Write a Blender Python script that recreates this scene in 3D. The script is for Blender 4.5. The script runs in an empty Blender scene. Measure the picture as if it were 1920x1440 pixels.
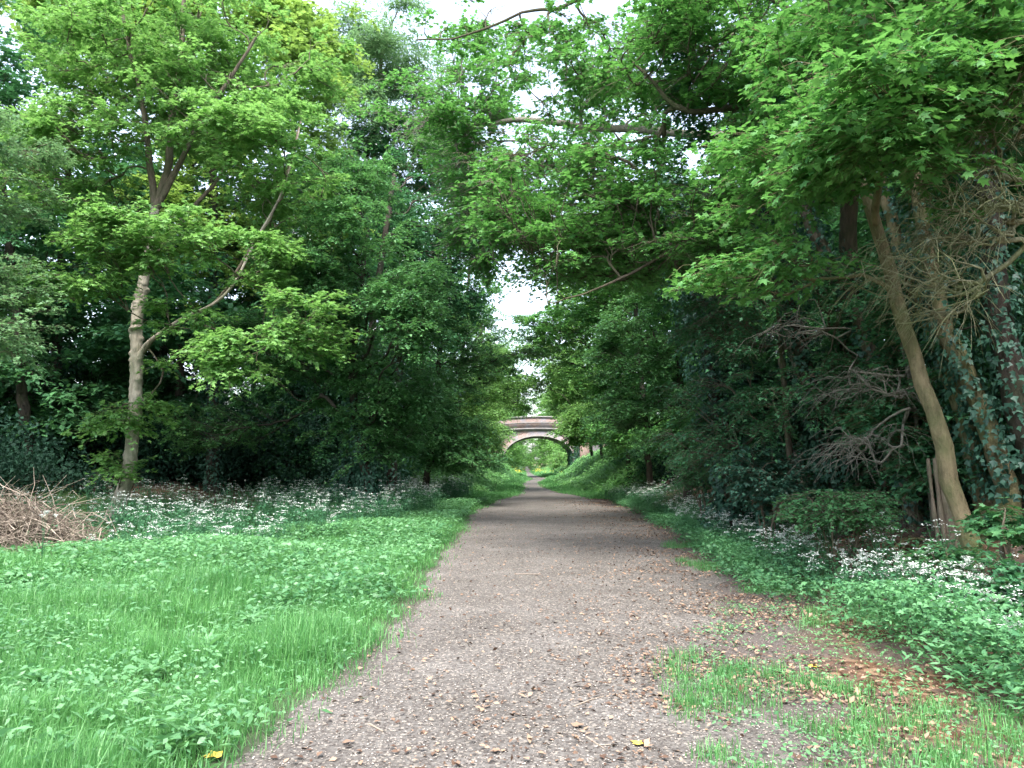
import bpy, math
import numpy as np
from mathutils import Vector

RS = np.random.default_rng(11)
PI = math.pi
SC = bpy.context.scene
COL = SC.collection

# ------------------------------------------------------------------ camera
CAM_Z = 1.6
PITCH = math.radians(5.75)
FPX = 1440.0
cd = bpy.data.cameras.new('camera')
cam = bpy.data.objects.new('camera', cd)
COL.objects.link(cam)
cam.location = (0, 0, CAM_Z)
cam.rotation_euler = (PI / 2 + PITCH, 0, 0)
cd.sensor_fit = 'HORIZONTAL'
cd.sensor_width = 36.0
cd.lens = 36.0 * FPX / 1920.0
cd.clip_start = 0.05
cd.clip_end = 3000
SC.camera = cam
CP, SP = math.cos(PITCH), math.sin(PITCH)


def at(px, py, Y):
    """a point of the scene at distance Y down the track, seen at this spot of the photo"""
    a = (px - 960) / FPX
    b = (720 - py) / FPX
    dy = CP - b * SP
    dz = SP + b * CP
    s = Y / dy
    return np.array([a * s, Y, CAM_Z + dz * s])


# ------------------------------------------------------------------ land form
YK = np.array([-20, 2, 4.2, 6, 9, 12, 17, 25, 31, 36.5, 40, 43, 54, 62, 70, 77, 84, 90, 120, 200, 330, 600])
XL = np.array([-1.7, -1.5, -1.37, -1.27, -1.08, -1.1, -1.12, -1.15, -.65, .25, .5, .68, .7, 1.1, 1.85, 1.45, 1.5, 1.6, 2.1, 3.5, 6.6, 12.])
XR = np.array([1.2, 1.3, 1.35, 1.5, 2.6, 3.0, 3.4, 3.8, 3.2, 3.05, 2.3, 2.05, 1.85, 2.3, 3.3, 3.2, 2.8, 2.7, 2.8, 4.3, 7.6, 13.])


def xl(y): return np.interp(y, YK, XL)
def xr(y): return np.interp(y, YK, XR)


def bump(x, y):
    return (np.sin(x * 1.7 + 1.3 * np.sin(y * .9)) * np.cos(y * 1.3 + .7 * np.sin(x * 1.1)) * .05
            + np.sin(x * .53 + 2) * np.sin(y * .41 + 1) * .09 + np.sin(x * 4.1 + y * 1.9) * np.sin(y * 3.7 - x) * .018)


def gz(x, y):
    x = np.asarray(x, float)
    y = np.asarray(y, float)
    rb = np.interp(y, [-20, 0, 20, 35, 50, 75, 90, 120, 600], [3.9, 3.9, 4.3, 4.6, 4.2, 5.0, 6, 6, 18])
    rs = np.interp(y, [0, 20, 50, 75, 90, 140], [.36, .42, .55, .6, .4, .25])
    lb = np.interp(y, [-20, 0, 20, 30, 45, 60, 75, 90, 120, 600], [-13, -13, -8.5, -6.5, -3.5, -1.0, .9, -.6, -2, 4])
    ls = np.interp(y, [0, 20, 30, 45, 60, 75, 90, 140], [.1, .12, .2, .38, .5, .75, .4, .25])
    a = np.maximum(0, x - rb)
    b = np.maximum(0, lb - x)
    z = 5.5 * (1 - np.exp(-a * rs / 5.5)) + 5.5 * (1 - np.exp(-b * ls / 5.5))
    d = np.maximum(np.maximum(xl(y) - .6 - x, x - xr(y) - .6), 0)
    w = np.clip(d / 1.2, 0, 1)
    return z + bump(x, y) * w * w * (3 - 2 * w)


# ------------------------------------------------------------------ helpers
class MB:
    def __init__(self):
        self.v, self.f, self.n = [], [], 0

    def add(self, verts, faces):
        verts = np.asarray(verts, np.float32).reshape(-1, 3)
        if not isinstance(faces, (list, tuple)):
            faces = [faces]
        for f in faces:
            f = np.asarray(f, np.int64)
            self.f.append(f + self.n)
        self.v.append(verts)
        self.n += len(verts)

    def box(self, x0, x1, y0, y1, z0, z1):
        v = [(x, y, z) for x in (x0, x1) for y in (y0, y1) for z in (z0, z1)]
        self.add(v, np.array([[0, 1, 3, 2], [4, 6, 7, 5], [0, 4, 5, 1], [2, 3, 7, 6], [0, 2, 6, 4], [1, 5, 7, 3]]))

    def build(self, name, mat, parent=None, smooth=False, link=True):
        V = np.concatenate(self.v)
        me = bpy.data.meshes.new(name)
        tot = np.concatenate([np.full(len(f), f.shape[1], np.int32) for f in self.f])
        loops = np.concatenate([f.ravel() for f in self.f]).astype(np.int32)
        st = np.concatenate([[0], np.cumsum(tot)[:-1]]).astype(np.int32)
        me.vertices.add(len(V))
        me.vertices.foreach_set('co', V.ravel())
        me.loops.add(len(loops))
        me.loops.foreach_set('vertex_index', loops)
        me.polygons.add(len(tot))
        me.polygons.foreach_set('loop_start', st)
        me.polygons.foreach_set('loop_total', tot)
        if smooth:
            me.polygons.foreach_set('use_smooth', np.ones(len(tot), bool))
        me.update()
        me.validate()
        if mat is not None:
            me.materials.append(mat)
        o = bpy.data.objects.new(name, me)
        COL.objects.link(o)
        if parent is not None:
            o.parent = parent
        return o


def tag(o, label=None, cat=None, group=None, kind=None):
    if label: o['label'] = label
    if cat: o['category'] = cat
    if group: o['group'] = group
    if kind: o['kind'] = kind
    return o


def empty(name, label, cat, loc, group=None):
    o = bpy.data.objects.new(name, None)
    o.empty_display_size = .2
    COL.objects.link(o)
    o.location = loc
    return tag(o, label, cat, group)


def nrm(v):
    return v / np.maximum(np.linalg.norm(v, axis=-1, keepdims=True), 1e-9)


def tubes(mb, P, R, sides):
    """a batch of swept tubes: P (n,k,3), R (n,k)"""
    P = np.asarray(P, float); R = np.asarray(R, float)
    n, k, _ = P.shape
    if n == 0: return
    T = np.empty_like(P)
    T[:, 1:-1] = P[:, 2:] - P[:, :-2]
    T[:, 0] = P[:, 1] - P[:, 0]
    T[:, -1] = P[:, -1] - P[:, -2]
    T = nrm(T)
    D = nrm(P[:, -1] - P[:, 0])
    ref = np.where((np.abs(D[:, 2]) > .8)[:, None], np.array([1., .1, 0]), np.array([.05, .1, 1.]))[:, None, :]
    U = nrm(np.cross(T, ref)); W = np.cross(T, U)
    a = np.arange(sides) / sides * 2 * PI
    V = P[:, :, None, :] + R[:, :, None, None] * (np.cos(a)[None, None, :, None] * U[:, :, None, :] + np.sin(a)[None, None, :, None] * W[:, :, None, :])
    idx = np.arange(n * k * sides).reshape(n, k, sides)
    nx = np.roll(idx, -1, 2)
    F = np.stack([idx[:, :-1], nx[:, :-1], nx[:, 1:], idx[:, 1:]], -1).reshape(-1, 4)
    mb.add(V.reshape(-1, 3), F)


def smooth_line(pts, m):
    """Catmull-Rom through pts, m points"""
    p = np.asarray(pts, float)
    if len(p) == 2:
        return p[0] + (p[1] - p[0]) * np.linspace(0, 1, m)[:, None]
    q = np.vstack([2 * p[0] - p[1], p, 2 * p[-1] - p[-2]])
    t = np.linspace(0, len(p) - 1 - 1e-6, m)
    i = t.astype(int); u = (t - i)[:, None]
    a, b, c, d = q[i], q[i + 1], q[i + 2], q[i + 3]
    return .5 * (2 * b + (c - a) * u + (2 * a - 5 * b + 4 * c - d) * u ** 2 + (3 * b - a - 3 * c + d) * u ** 3)


# leaf outlines: (along, across, up), fans from the stalk end
KITE_V = np.array([[0, 0, 0], [.45, -.3, .07], [1, 0, -.05], [.45, .3, .07]])
KITE_F = [np.array([[0, 1, 2, 3]])]
SLIM_V = np.array([[0, 0, 0], [.4, -.14, .03], [1, 0, -.12], [.4, .14, .03]])
TRI_V = np.array([[0, 0, 0], [.3, -.46, .05], [.52, -.2, .03], [1, 0, -.08], [.52, .2, .03], [.3, .46, .05]])
TRI_F = [np.array([[0, 1, 2], [0, 2, 3], [0, 3, 4], [0, 4, 5]])]
PALM_V = np.array([[0, 0, 0], [.08, -.48, .02], [.3, -.27, .05], [.66, -.52, -.02], [.6, -.18, .04], [1, 0, -.1],
                   [.6, .18, .04], [.66, .52, -.02], [.3, .27, .05], [.08, .48, .02]])
PALM_F = [np.array([[0, 1, 2], [0, 2, 3], [0, 3, 4], [0, 4, 5], [0, 5, 6], [0, 6, 7], [0, 7, 8], [0, 8, 9]])]
LEAF = {'kite': (KITE_V, KITE_F), 'slim': (SLIM_V, KITE_F), 'tri': (TRI_V, TRI_F), 'palm': (PALM_V, PALM_F)}


def leaves(mb, P, D, N, S, kind):
    tv, tf = LEAF[kind]
    n = len(P)
    if n == 0: return
    D = nrm(D)
    B = nrm(np.cross(N, D))
    N = np.cross(D, B)
    S = np.broadcast_to(S, (n,))
    V = P[:, None, :] + S[:, None, None] * (tv[None, :, 0, None] * D[:, None] + tv[None, :, 1, None] * B[:, None] + tv[None, :, 2, None] * N[:, None])
    off = (np.arange(n) * len(tv))[:, None, None]
    mb.add(V.reshape(-1, 3), [(f[None] + off).reshape(-1, f.shape[1]) for f in tf])


# ------------------------------------------------------------------ materials
def new_mat(name):
    m = bpy.data.materials.new(name)
    m.use_nodes = True
    nt = m.node_tree
    nt.nodes.clear()
    out = nt.nodes.new('ShaderNodeOutputMaterial')
    return m, nt, out


def ramp(nt, stops, interp='LINEAR'):
    r = nt.nodes.new('ShaderNodeValToRGB')
    r.color_ramp.interpolation = interp
    e = r.color_ramp.elements
    while len(e) < len(stops): e.new(.5)
    for k, (p, c) in enumerate(stops):
        e[k].position = p
        e[k].color = (*c, 1)
    return r


def noise(nt, scale, detail=3, rough=.55, vec=None, dist=0):
    n = nt.nodes.new('ShaderNodeTexNoise')
    n.inputs['Scale'].default_value = scale
    n.inputs['Detail'].default_value = detail
    n.inputs['Roughness'].default_value = rough
    n.inputs['Distortion'].default_value = dist
    if vec is not None: nt.links.new(vec, n.inputs['Vector'])
    return n


def mixc(nt, fac, a, b, mode='MIX'):
    m = nt.nodes.new('ShaderNodeMix')
    m.data_type = 'RGBA'
    m.blend_type = mode
    for key, val in ((0, fac), (6, a), (7, b)):
        if hasattr(val, 'links') or hasattr(val, 'node'):
            nt.links.new(val, m.inputs[key])
        elif key == 0:
            m.inputs[0].default_value = val
        else:
            m.inputs[key].default_value = (*val, 1)
    return m.outputs[2]


def pos(nt):
    return nt.nodes.new('ShaderNodeNewGeometry').outputs['Position']


def leaf_mat(name, lo, hi, trans, tf=.35, rough=.5, spec=.35, old=None):
    m, nt, out = new_mat(name)
    L = nt.links.new
    g = nt.nodes.new('ShaderNodeNewGeometry')
    r = ramp(nt, [(0, lo), (.8, hi), (1, tuple(c * 1.25 for c in hi))])
    n = noise(nt, .5, 2, .5, g.outputs['Position'])
    a = nt.nodes.new('ShaderNodeMath'); a.operation = 'MULTIPLY_ADD'
    L(n.outputs[0], a.inputs[0]); a.inputs[1].default_value = .9
    a.inputs[2].default_value = -.45
    b = nt.nodes.new('ShaderNodeMath'); b.operation = 'MULTIPLY_ADD'
    L(g.outputs['Random Per Island'], b.inputs[0]); b.inputs[1].default_value = .8
    L(a.outputs[0], b.inputs[2])
    c = nt.nodes.new('ShaderNodeMath'); c.operation = 'ADD'; c.use_clamp = True
    L(b.outputs[0], c.inputs[0]); c.inputs[1].default_value = .1
    L(c.outputs[0], r.inputs[0])
    p = nt.nodes.new('ShaderNodeBsdfPrincipled')
    L(r.outputs[0], p.inputs['Base Color'])
    p.inputs['Roughness'].default_value = rough
    p.inputs['Specular IOR Level'].default_value = spec
    t = nt.nodes.new('ShaderNodeBsdfTranslucent')
    tc = mixc(nt, .6, r.outputs[0], trans)
    L(tc, t.inputs['Color'])
    x = nt.nodes.new('ShaderNodeMixShader')
    x.inputs[0].default_value = tf
    L(p.outputs[0], x.inputs[1]); L(t.outputs[0], x.inputs[2])
    L(x.outputs[0], out.inputs[0])
    return m


def plain(name, lo, hi, scale=3, rough=.8, bumpy=0, spec=.3, island=False):
    m, nt, out = new_mat(name)
    L = nt.links.new
    r = ramp(nt, [(.25, lo), (.75, hi)])
    if island:
        g = nt.nodes.new('ShaderNodeNewGeometry')
        L(g.outputs['Random Per Island'], r.inputs[0])
    else:
        n = noise(nt, scale, 5, .65, pos(nt))
        L(n.outputs[0], r.inputs[0])
    p = nt.nodes.new('ShaderNodeBsdfPrincipled')
    L(r.outputs[0], p.inputs['Base Color'])
    p.inputs['Roughness'].default_value = rough
    p.inputs['Specular IOR Level'].default_value = spec
    if bumpy:
        n2 = noise(nt, scale * 6, 4, .7, pos(nt))
        bm = nt.nodes.new('ShaderNodeBump')
        bm.inputs['Strength'].default_value = bumpy
        bm.inputs['Distance'].default_value = .03
        L(n2.outputs[0], bm.inputs['Height'])
        L(bm.outputs[0], p.inputs['Normal'])
    L(p.outputs[0], out.inputs[0])
    return m


def bark_mat(name, dark, mid, moss, mossy=.5, scale=6):
    m, nt, out = new_mat(name)
    L = nt.links.new
    ps = pos(nt)
    mp = nt.nodes.new('ShaderNodeMapping')
    mp.inputs['Scale'].default_value = (1, 1, .35)
    L(ps, mp.inputs['Vector'])
    n = noise(nt, scale * 2, 6, .7, mp.outputs[0])
    r = ramp(nt, [(.3, dark), (.62, mid)])
    L(n.outputs[0], r.inputs[0])
    n2 = noise(nt, 2.2, 4, .65, ps)
    r2 = ramp(nt, [(.5 - .12 * mossy, (0, 0, 0)), (.75, (1, 1, 1))])
    L(n2.outputs[0], r2.inputs[0])
    c = mixc(nt, r2.outputs[0], r.outputs[0], moss)
    p = nt.nodes.new('ShaderNodeBsdfPrincipled')
    L(c, p.inputs['Base Color'])
    p.inputs['Roughness'].default_value = .85
    p.inputs['Specular IOR Level'].default_value = .2
    bm = nt.nodes.new('ShaderNodeBump')
    bm.inputs['Strength'].default_value = 1.
    bm.inputs['Distance'].default_value = .05
    L(n.outputs[0], bm.inputs['Height'])
    L(bm.outputs[0], p.inputs['Normal'])
    L(p.outputs[0], out.inputs[0])
    return m


M = {}
M['maple'] = leaf_mat('maple_leaf', (.075, .195, .055), (.20, .38, .11), (.28, .55, .11), .42)
M['maple_yellow'] = leaf_mat('young_maple_leaf', (.11, .21, .05), (.25, .39, .095), (.36, .56, .10), .42)
M['sycamore'] = leaf_mat('sycamore_leaf', (.046, .16, .048), (.125, .30, .082), (.20, .50, .085), .38, .5, .28)
M['ash'] = leaf_mat('ash_leaf', (.07, .17, .075), (.16, .29, .13), (.24, .42, .15), .38)
M['hawthorn'] = leaf_mat('hawthorn_leaf', (.030, .105, .050), (.09, .235, .09), (.13, .35, .09), .33, .5, .28)
M['domed'] = leaf_mat('hawthorn_spring_leaf', (.036, .125, .05), (.115, .28, .095), (.17, .40, .09), .35, .5, .28)
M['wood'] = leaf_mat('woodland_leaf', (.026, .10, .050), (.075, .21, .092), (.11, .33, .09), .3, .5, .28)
M['bright'] = leaf_mat('hazel_leaf', (.08, .2, .06), (.19, .35, .105), (.27, .5, .10), .4)
M['ivy'] = leaf_mat('ivy_leaf', (.016, .058, .040), (.05, .135, .085), (.04, .12, .06), .16, .48, .4)
M['weed'] = leaf_mat('weed_leaf', (.055, .175, .07), (.15, .33, .14), (.2, .48, .13), .35, .45, .45)
M['grass'] = leaf_mat('grass_blade', (.042, .165, .05), (.145, .34, .11), (.20, .52, .12), .4, .45, .4)
M['bracken'] = leaf_mat('bracken_leaf', (.085, .23, .075), (.19, .40, .13), (.26, .56, .14), .4)
M['shade'] = leaf_mat('painted_shade_leaf', (.008, .028, .019), (.024, .068, .040), (.03, .09, .04), .2, .65, .15)  # near-black leaf colour stands in for the gloom under the trees
M['parsley'] = leaf_mat('parsley_leaf', (.032, .12, .06), (.085, .23, .105), (.12, .3, .1), .32)
M['nettle'] = leaf_mat('nettle_leaf', (.042, .15, .065), (.12, .29, .12), (.16, .4, .12), .34)
M['petal'] = plain('white_petal', (.46, .51, .46), (.74, .77, .72), 3, .7, island=True)
M['yellow'] = plain('yellow_petal', (.6, .45, .02), (.85, .7, .05), 3, .6, island=True)
M['bark'] = bark_mat('grey_brown_bark', (.06, .047, .036), (.17, .135, .10), (.085, .095, .05), .5)
M['bark_hero'] = bark_mat('pale_knobbly_bark', (.17, .145, .118), (.46, .40, .32), (.2, .21, .13), .2, 5)
M['bark_lean'] = bark_mat('smooth_mossy_bark', (.085, .07, .04), (.24, .19, .11), (.10, .12, .045), .8, 5)
M['bark_dark'] = bark_mat('dark_bark', (.022, .02, .017), (.075, .06, .048), (.035, .045, .022), .4)
M['bark_grey'] = bark_mat('weathered_grey_bark', (.09, .085, .07), (.25, .23, .19), (.13, .13, .09), .3)
M['twig'] = bark_mat('twig_bark', (.05, .042, .03), (.13, .105, .075), (.08, .095, .04), .5)
M['lichen'] = bark_mat('lichen_twig_bark', (.10, .095, .055), (.27, .26, .16), (.18, .21, .08), .7)
M['stick'] = plain('dry_stick', (.10, .075, .058), (.34, .28, .22), 3, .85, island=True)
M['litter'] = plain('dead_leaf', (.075, .042, .027), (.30, .20, .135), 3, .75, island=True)
M['palelitter'] = plain('pale_chip', (.075, .064, .056), (.36, .315, .27), 3, .8, island=True)
M['yleaf'] = plain('yellow_leaf', (.55, .38, .05), (.7, .52, .1), 20, .6)


def ground_mat():
    m, nt, out = new_mat('woodland_soil')
    L = nt.links.new
    ps = pos(nt)
    n = noise(nt, 1.3, 5, .65, ps)
    v = nt.nodes.new('ShaderNodeTexVoronoi')
    v.inputs['Scale'].default_value = 16
    L(ps, v.inputs['Vector'])
    hs = nt.nodes.new('ShaderNodeSeparateColor')
    L(v.outputs['Color'], hs.inputs[0])
    rl = ramp(nt, [(0, (.045, .026, .018)), (.5, (.10, .055, .032)), (1, (.20, .13, .08))])
    L(hs.outputs[0], rl.inputs[0])
    soil = ramp(nt, [(.3, (.055, .042, .034)), (.7, (.13, .10, .085))])
    n3 = noise(nt, 9, 6, .75, ps)
    L(n3.outputs[0], soil.inputs[0])
    r1 = ramp(nt, [(.42, (0, 0, 0)), (.58, (1, 1, 1))])
    L(n.outputs[0], r1.inputs[0])
    c = mixc(nt, r1.outputs[0], soil.outputs[0], rl.outputs[0])
    at_ = nt.nodes.new('ShaderNodeAttribute')
    at_.attribute_name = 'turf'
    gr = ramp(nt, [(.3, (.02, .045, .016)), (.7, (.05, .10, .03))])
    L(n3.outputs[0], gr.inputs[0])
    wa = nt.nodes.new('ShaderNodeAttribute')
    wa.attribute_name = 'worn'
    wm = nt.nodes.new('ShaderNodeMath'); wm.operation = 'MULTIPLY_ADD'
    n4 = noise(nt, 2.4, 5, .7, ps)
    L(n4.outputs[0], wm.inputs[0]); wm.inputs[1].default_value = 2.2
    wn = nt.nodes.new('ShaderNodeMath'); wn.operation = 'MULTIPLY_ADD'
    L(wa.outputs['Fac'], wn.inputs[0]); wn.inputs[1].default_value = 2.4; wn.inputs[2].default_value = -2.0
    L(wn.outputs[0], wm.inputs[2])
    wc = nt.nodes.new('ShaderNodeClamp'); L(wm.outputs[0], wc.inputs[0])
    gv = ramp(nt, [(.3, (.06, .049, .043)), (.55, (.105, .09, .081)), (.75, (.16, .142, .132))])
    n5 = noise(nt, 28, 5, .8, ps)
    L(n5.outputs[0], gv.inputs[0])
    c = mixc(nt, wc.outputs[0], c, gv.outputs[0])
    c = mixc(nt, at_.outputs['Fac'], c, gr.outputs[0])
    p = nt.nodes.new('ShaderNodeBsdfPrincipled')
    L(c, p.inputs['Base Color'])
    p.inputs['Roughness'].default_value = .95
    p.inputs['Specular IOR Level'].default_value = .1
    bm = nt.nodes.new('ShaderNodeBump')
    bm.inputs['Strength'].default_value = .6
    bm.inputs['Distance'].default_value = .03
    L(n3.outputs[0], bm.inputs['Height'])
    L(bm.outputs[0], p.inputs['Normal'])
    L(p.outputs[0], out.inputs[0])
    return m


def path_mat():
    m, nt, out = new_mat('trodden_gravel')
    L = nt.links.new
    ps = pos(nt)
    n = noise(nt, 1.1, 4, .6, ps)
    base = ramp(nt, [(.3, (.108, .100, .090)), (.55, (.140, .131, .120)), (.75, (.170, .162, .151))])
    L(n.outputs[0], base.inputs[0])
    v = nt.nodes.new('ShaderNodeTexVoronoi')
    v.inputs['Scale'].default_value = 55
    L(ps, v.inputs['Vector'])
    hs = nt.nodes.new('ShaderNodeSeparateColor')
    L(v.outputs['Color'], hs.inputs[0])
    sp = ramp(nt, [(0, (.45, .4, .38)), (.55, (.95, .93, .92)), (.86, (1.0, 1.0, 1.0)), (.95, (1.9, 1.8, 1.65))], 'LINEAR')
    L(hs.outputs[1], sp.inputs[0])
    c = mixc(nt, .85, base.outputs[0], sp.outputs[0], 'MULTIPLY')
    n2 = noise(nt, 30, 5, .8, ps)
    fine = ramp(nt, [(.3, (.62, .6, .58)), (.7, (1.2, 1.2, 1.2))])
    L(n2.outputs[0], fine.inputs[0])
    c = mixc(nt, .8, c, fine.outputs[0], 'MULTIPLY')
    p = nt.nodes.new('ShaderNodeBsdfPrincipled')
    L(c, p.inputs['Base Color'])
    p.inputs['Roughness'].default_value = .9
    p.inputs['Specular IOR Level'].default_value = .2
    bm = nt.nodes.new('ShaderNodeBump')
    bm.inputs['Strength'].default_value = .6
    bm.inputs['Distance'].default_value = .012
    L(n2.outputs[0], bm.inputs['Height'])
    L(bm.outputs[0], p.inputs['Normal'])
    L(p.outputs[0], out.inputs[0])
    return m


def brick_mat(name, a, b, mortar, flat=False):
    m, nt, out = new_mat(name)
    L = nt.links.new
    ps = pos(nt)
    s = nt.nodes.new('ShaderNodeSeparateXYZ'); L(ps, s.inputs[0])
    cmb = nt.nodes.new('ShaderNodeCombineXYZ')
    if flat:
        L(s.outputs[1], cmb.inputs[0])
    else:
        L(s.outputs[0], cmb.inputs[0])
    L(s.outputs[2], cmb.inputs[1])
    bt = nt.nodes.new('ShaderNodeTexBrick')
    L(cmb.outputs[0], bt.inputs['Vector'])
    bt.inputs['Scale'].default_value = 1
    bt.inputs['Brick Width'].default_value = .23
    bt.inputs['Row Height'].default_value = .075
    bt.inputs['Mortar Size'].default_value = .008
    bt.inputs['Color1'].default_value = (*a, 1)
    bt.inputs['Color2'].default_value = (*[x * .7 for x in a], 1)
    bt.inputs['Mortar'].default_value = (*mortar, 1)
    n = noise(nt, .8, 4, .6, ps)
    r = ramp(nt, [(.46, (0, 0, 0)), (.56, (1, 1, 1))])
    L(n.outputs[0], r.inputs[0])
    c = mixc(nt, r.outputs[0], bt.outputs[0], b)
    n2 = noise(nt, 5, 5, .7, ps)
    r2 = ramp(nt, [(.3, (.7, .7, .7)), (.7, (1.2, 1.2, 1.2))])
    L(n2.outputs[0], r2.inputs[0])
    c = mixc(nt, .8, c, r2.outputs[0], 'MULTIPLY')
    p = nt.nodes.new('ShaderNodeBsdfPrincipled')
    L(c, p.inputs['Base Color'])
    p.inputs['Roughness'].default_value = .9
    L(p.outputs[0], out.inputs[0])
    return m


M['ground'] = ground_mat()
M['path'] = path_mat()
M['brick'] = brick_mat('weathered_brick', (.25, .155, .125), (.21, .195, .205), (.32, .30, .28))
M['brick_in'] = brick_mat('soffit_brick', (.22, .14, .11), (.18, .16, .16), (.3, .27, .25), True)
M['brick_red'] = brick_mat('red_brick', (.26, .13, .095), (.22, .16, .13), (.30, .27, .25))
M['stone'] = plain('pale_stone', (.15, .14, .13), (.25, .235, .22), 2, .9)

# ------------------------------------------------------------------ ground, path
def lin(*segs):
    out = []
    for a, b, s in segs:
        out.append(np.arange(a, b, s))
    return np.concatenate(out)

gx = lin((-400, -60, 40), (-60, -20, 4), (-20, -12, 1), (-12, 12, .25), (12, 24, 1), (24, 64, 4), (64, 401, 40))
gy = lin((-60, -10, 10), (-10, 2, 1), (2, 36, .25), (36, 100, .7), (100, 200, 5), (200, 900, 50))
GX, GY = np.meshgrid(gx, gy)
GZ = gz(GX, GY)
ny, nx_ = GX.shape
idx = np.arange(ny * nx_).reshape(ny, nx_)
mb = MB()
mb.add(np.stack([GX, GY, GZ], -1).reshape(-1, 3), np.stack([idx[:-1, :-1], idx[:-1, 1:], idx[1:, 1:], idx[1:, :-1]], -1).reshape(-1, 4))
g = mb.build('ground', M['ground'], smooth=True)
turf = np.clip((xl(GY) + .05 - GX) / .35, 0, 1)
turf = np.where(GY > 33, np.clip(np.maximum(xl(GY) - GX, GX - xr(GY)) / .3, 0, 1), turf)
XRG = xr(GY)
deep = (GX < -4) & (GY > 24) & (GY < 60) | (GX > 8)
turf = np.where(deep, .0, turf)
worn = np.clip(1 - (GX - XRG - .2) / 1.3, 0, 1) * np.clip((GX - xl(GY) + .6) / .4, 0, 1) * (GY < 40)
att = g.data.attributes.new('worn', 'FLOAT', 'POINT')
att.data.foreach_set('value', worn.ravel().astype(np.float32))
att = g.data.attributes.new('turf', 'FLOAT', 'POINT')
att.data.foreach_set('value', turf.ravel().astype(np.float32))
tag(g, kind='structure')


def edge_wob(y, k):
    return (np.sin(y * 2.1 + k) * .08 + np.sin(y * 5.3 + 2 * k) * .05 + np.sin(y * .63 + 3 * k) * .12) * np.clip(6 / (y + 6) + .35, 0, 1)

py_ = lin((-8, 40, .12), (40, 100, .4), (100, 420, 4))
mid = np.linspace(0, 1, 9)
a = xl(py_) + edge_wob(py_, 1.); b = xr(py_) + edge_wob(py_, 4.) * 1.6
PX = a[:, None] + (b - a)[:, None] * mid
PY = np.repeat(py_[:, None], 9, 1)
idx = np.arange(PX.size).reshape(PX.shape)
mb = MB()
mb.add(np.stack([PX, PY, gz(PX, PY) + .006], -1).reshape(-1, 3), np.stack([idx[:-1, :-1], idx[:-1, 1:], idx[1:, 1:], idx[1:, :-1]], -1).reshape(-1, 4))
tag(mb.build('path', M['path'], smooth=True), kind='structure')


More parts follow.
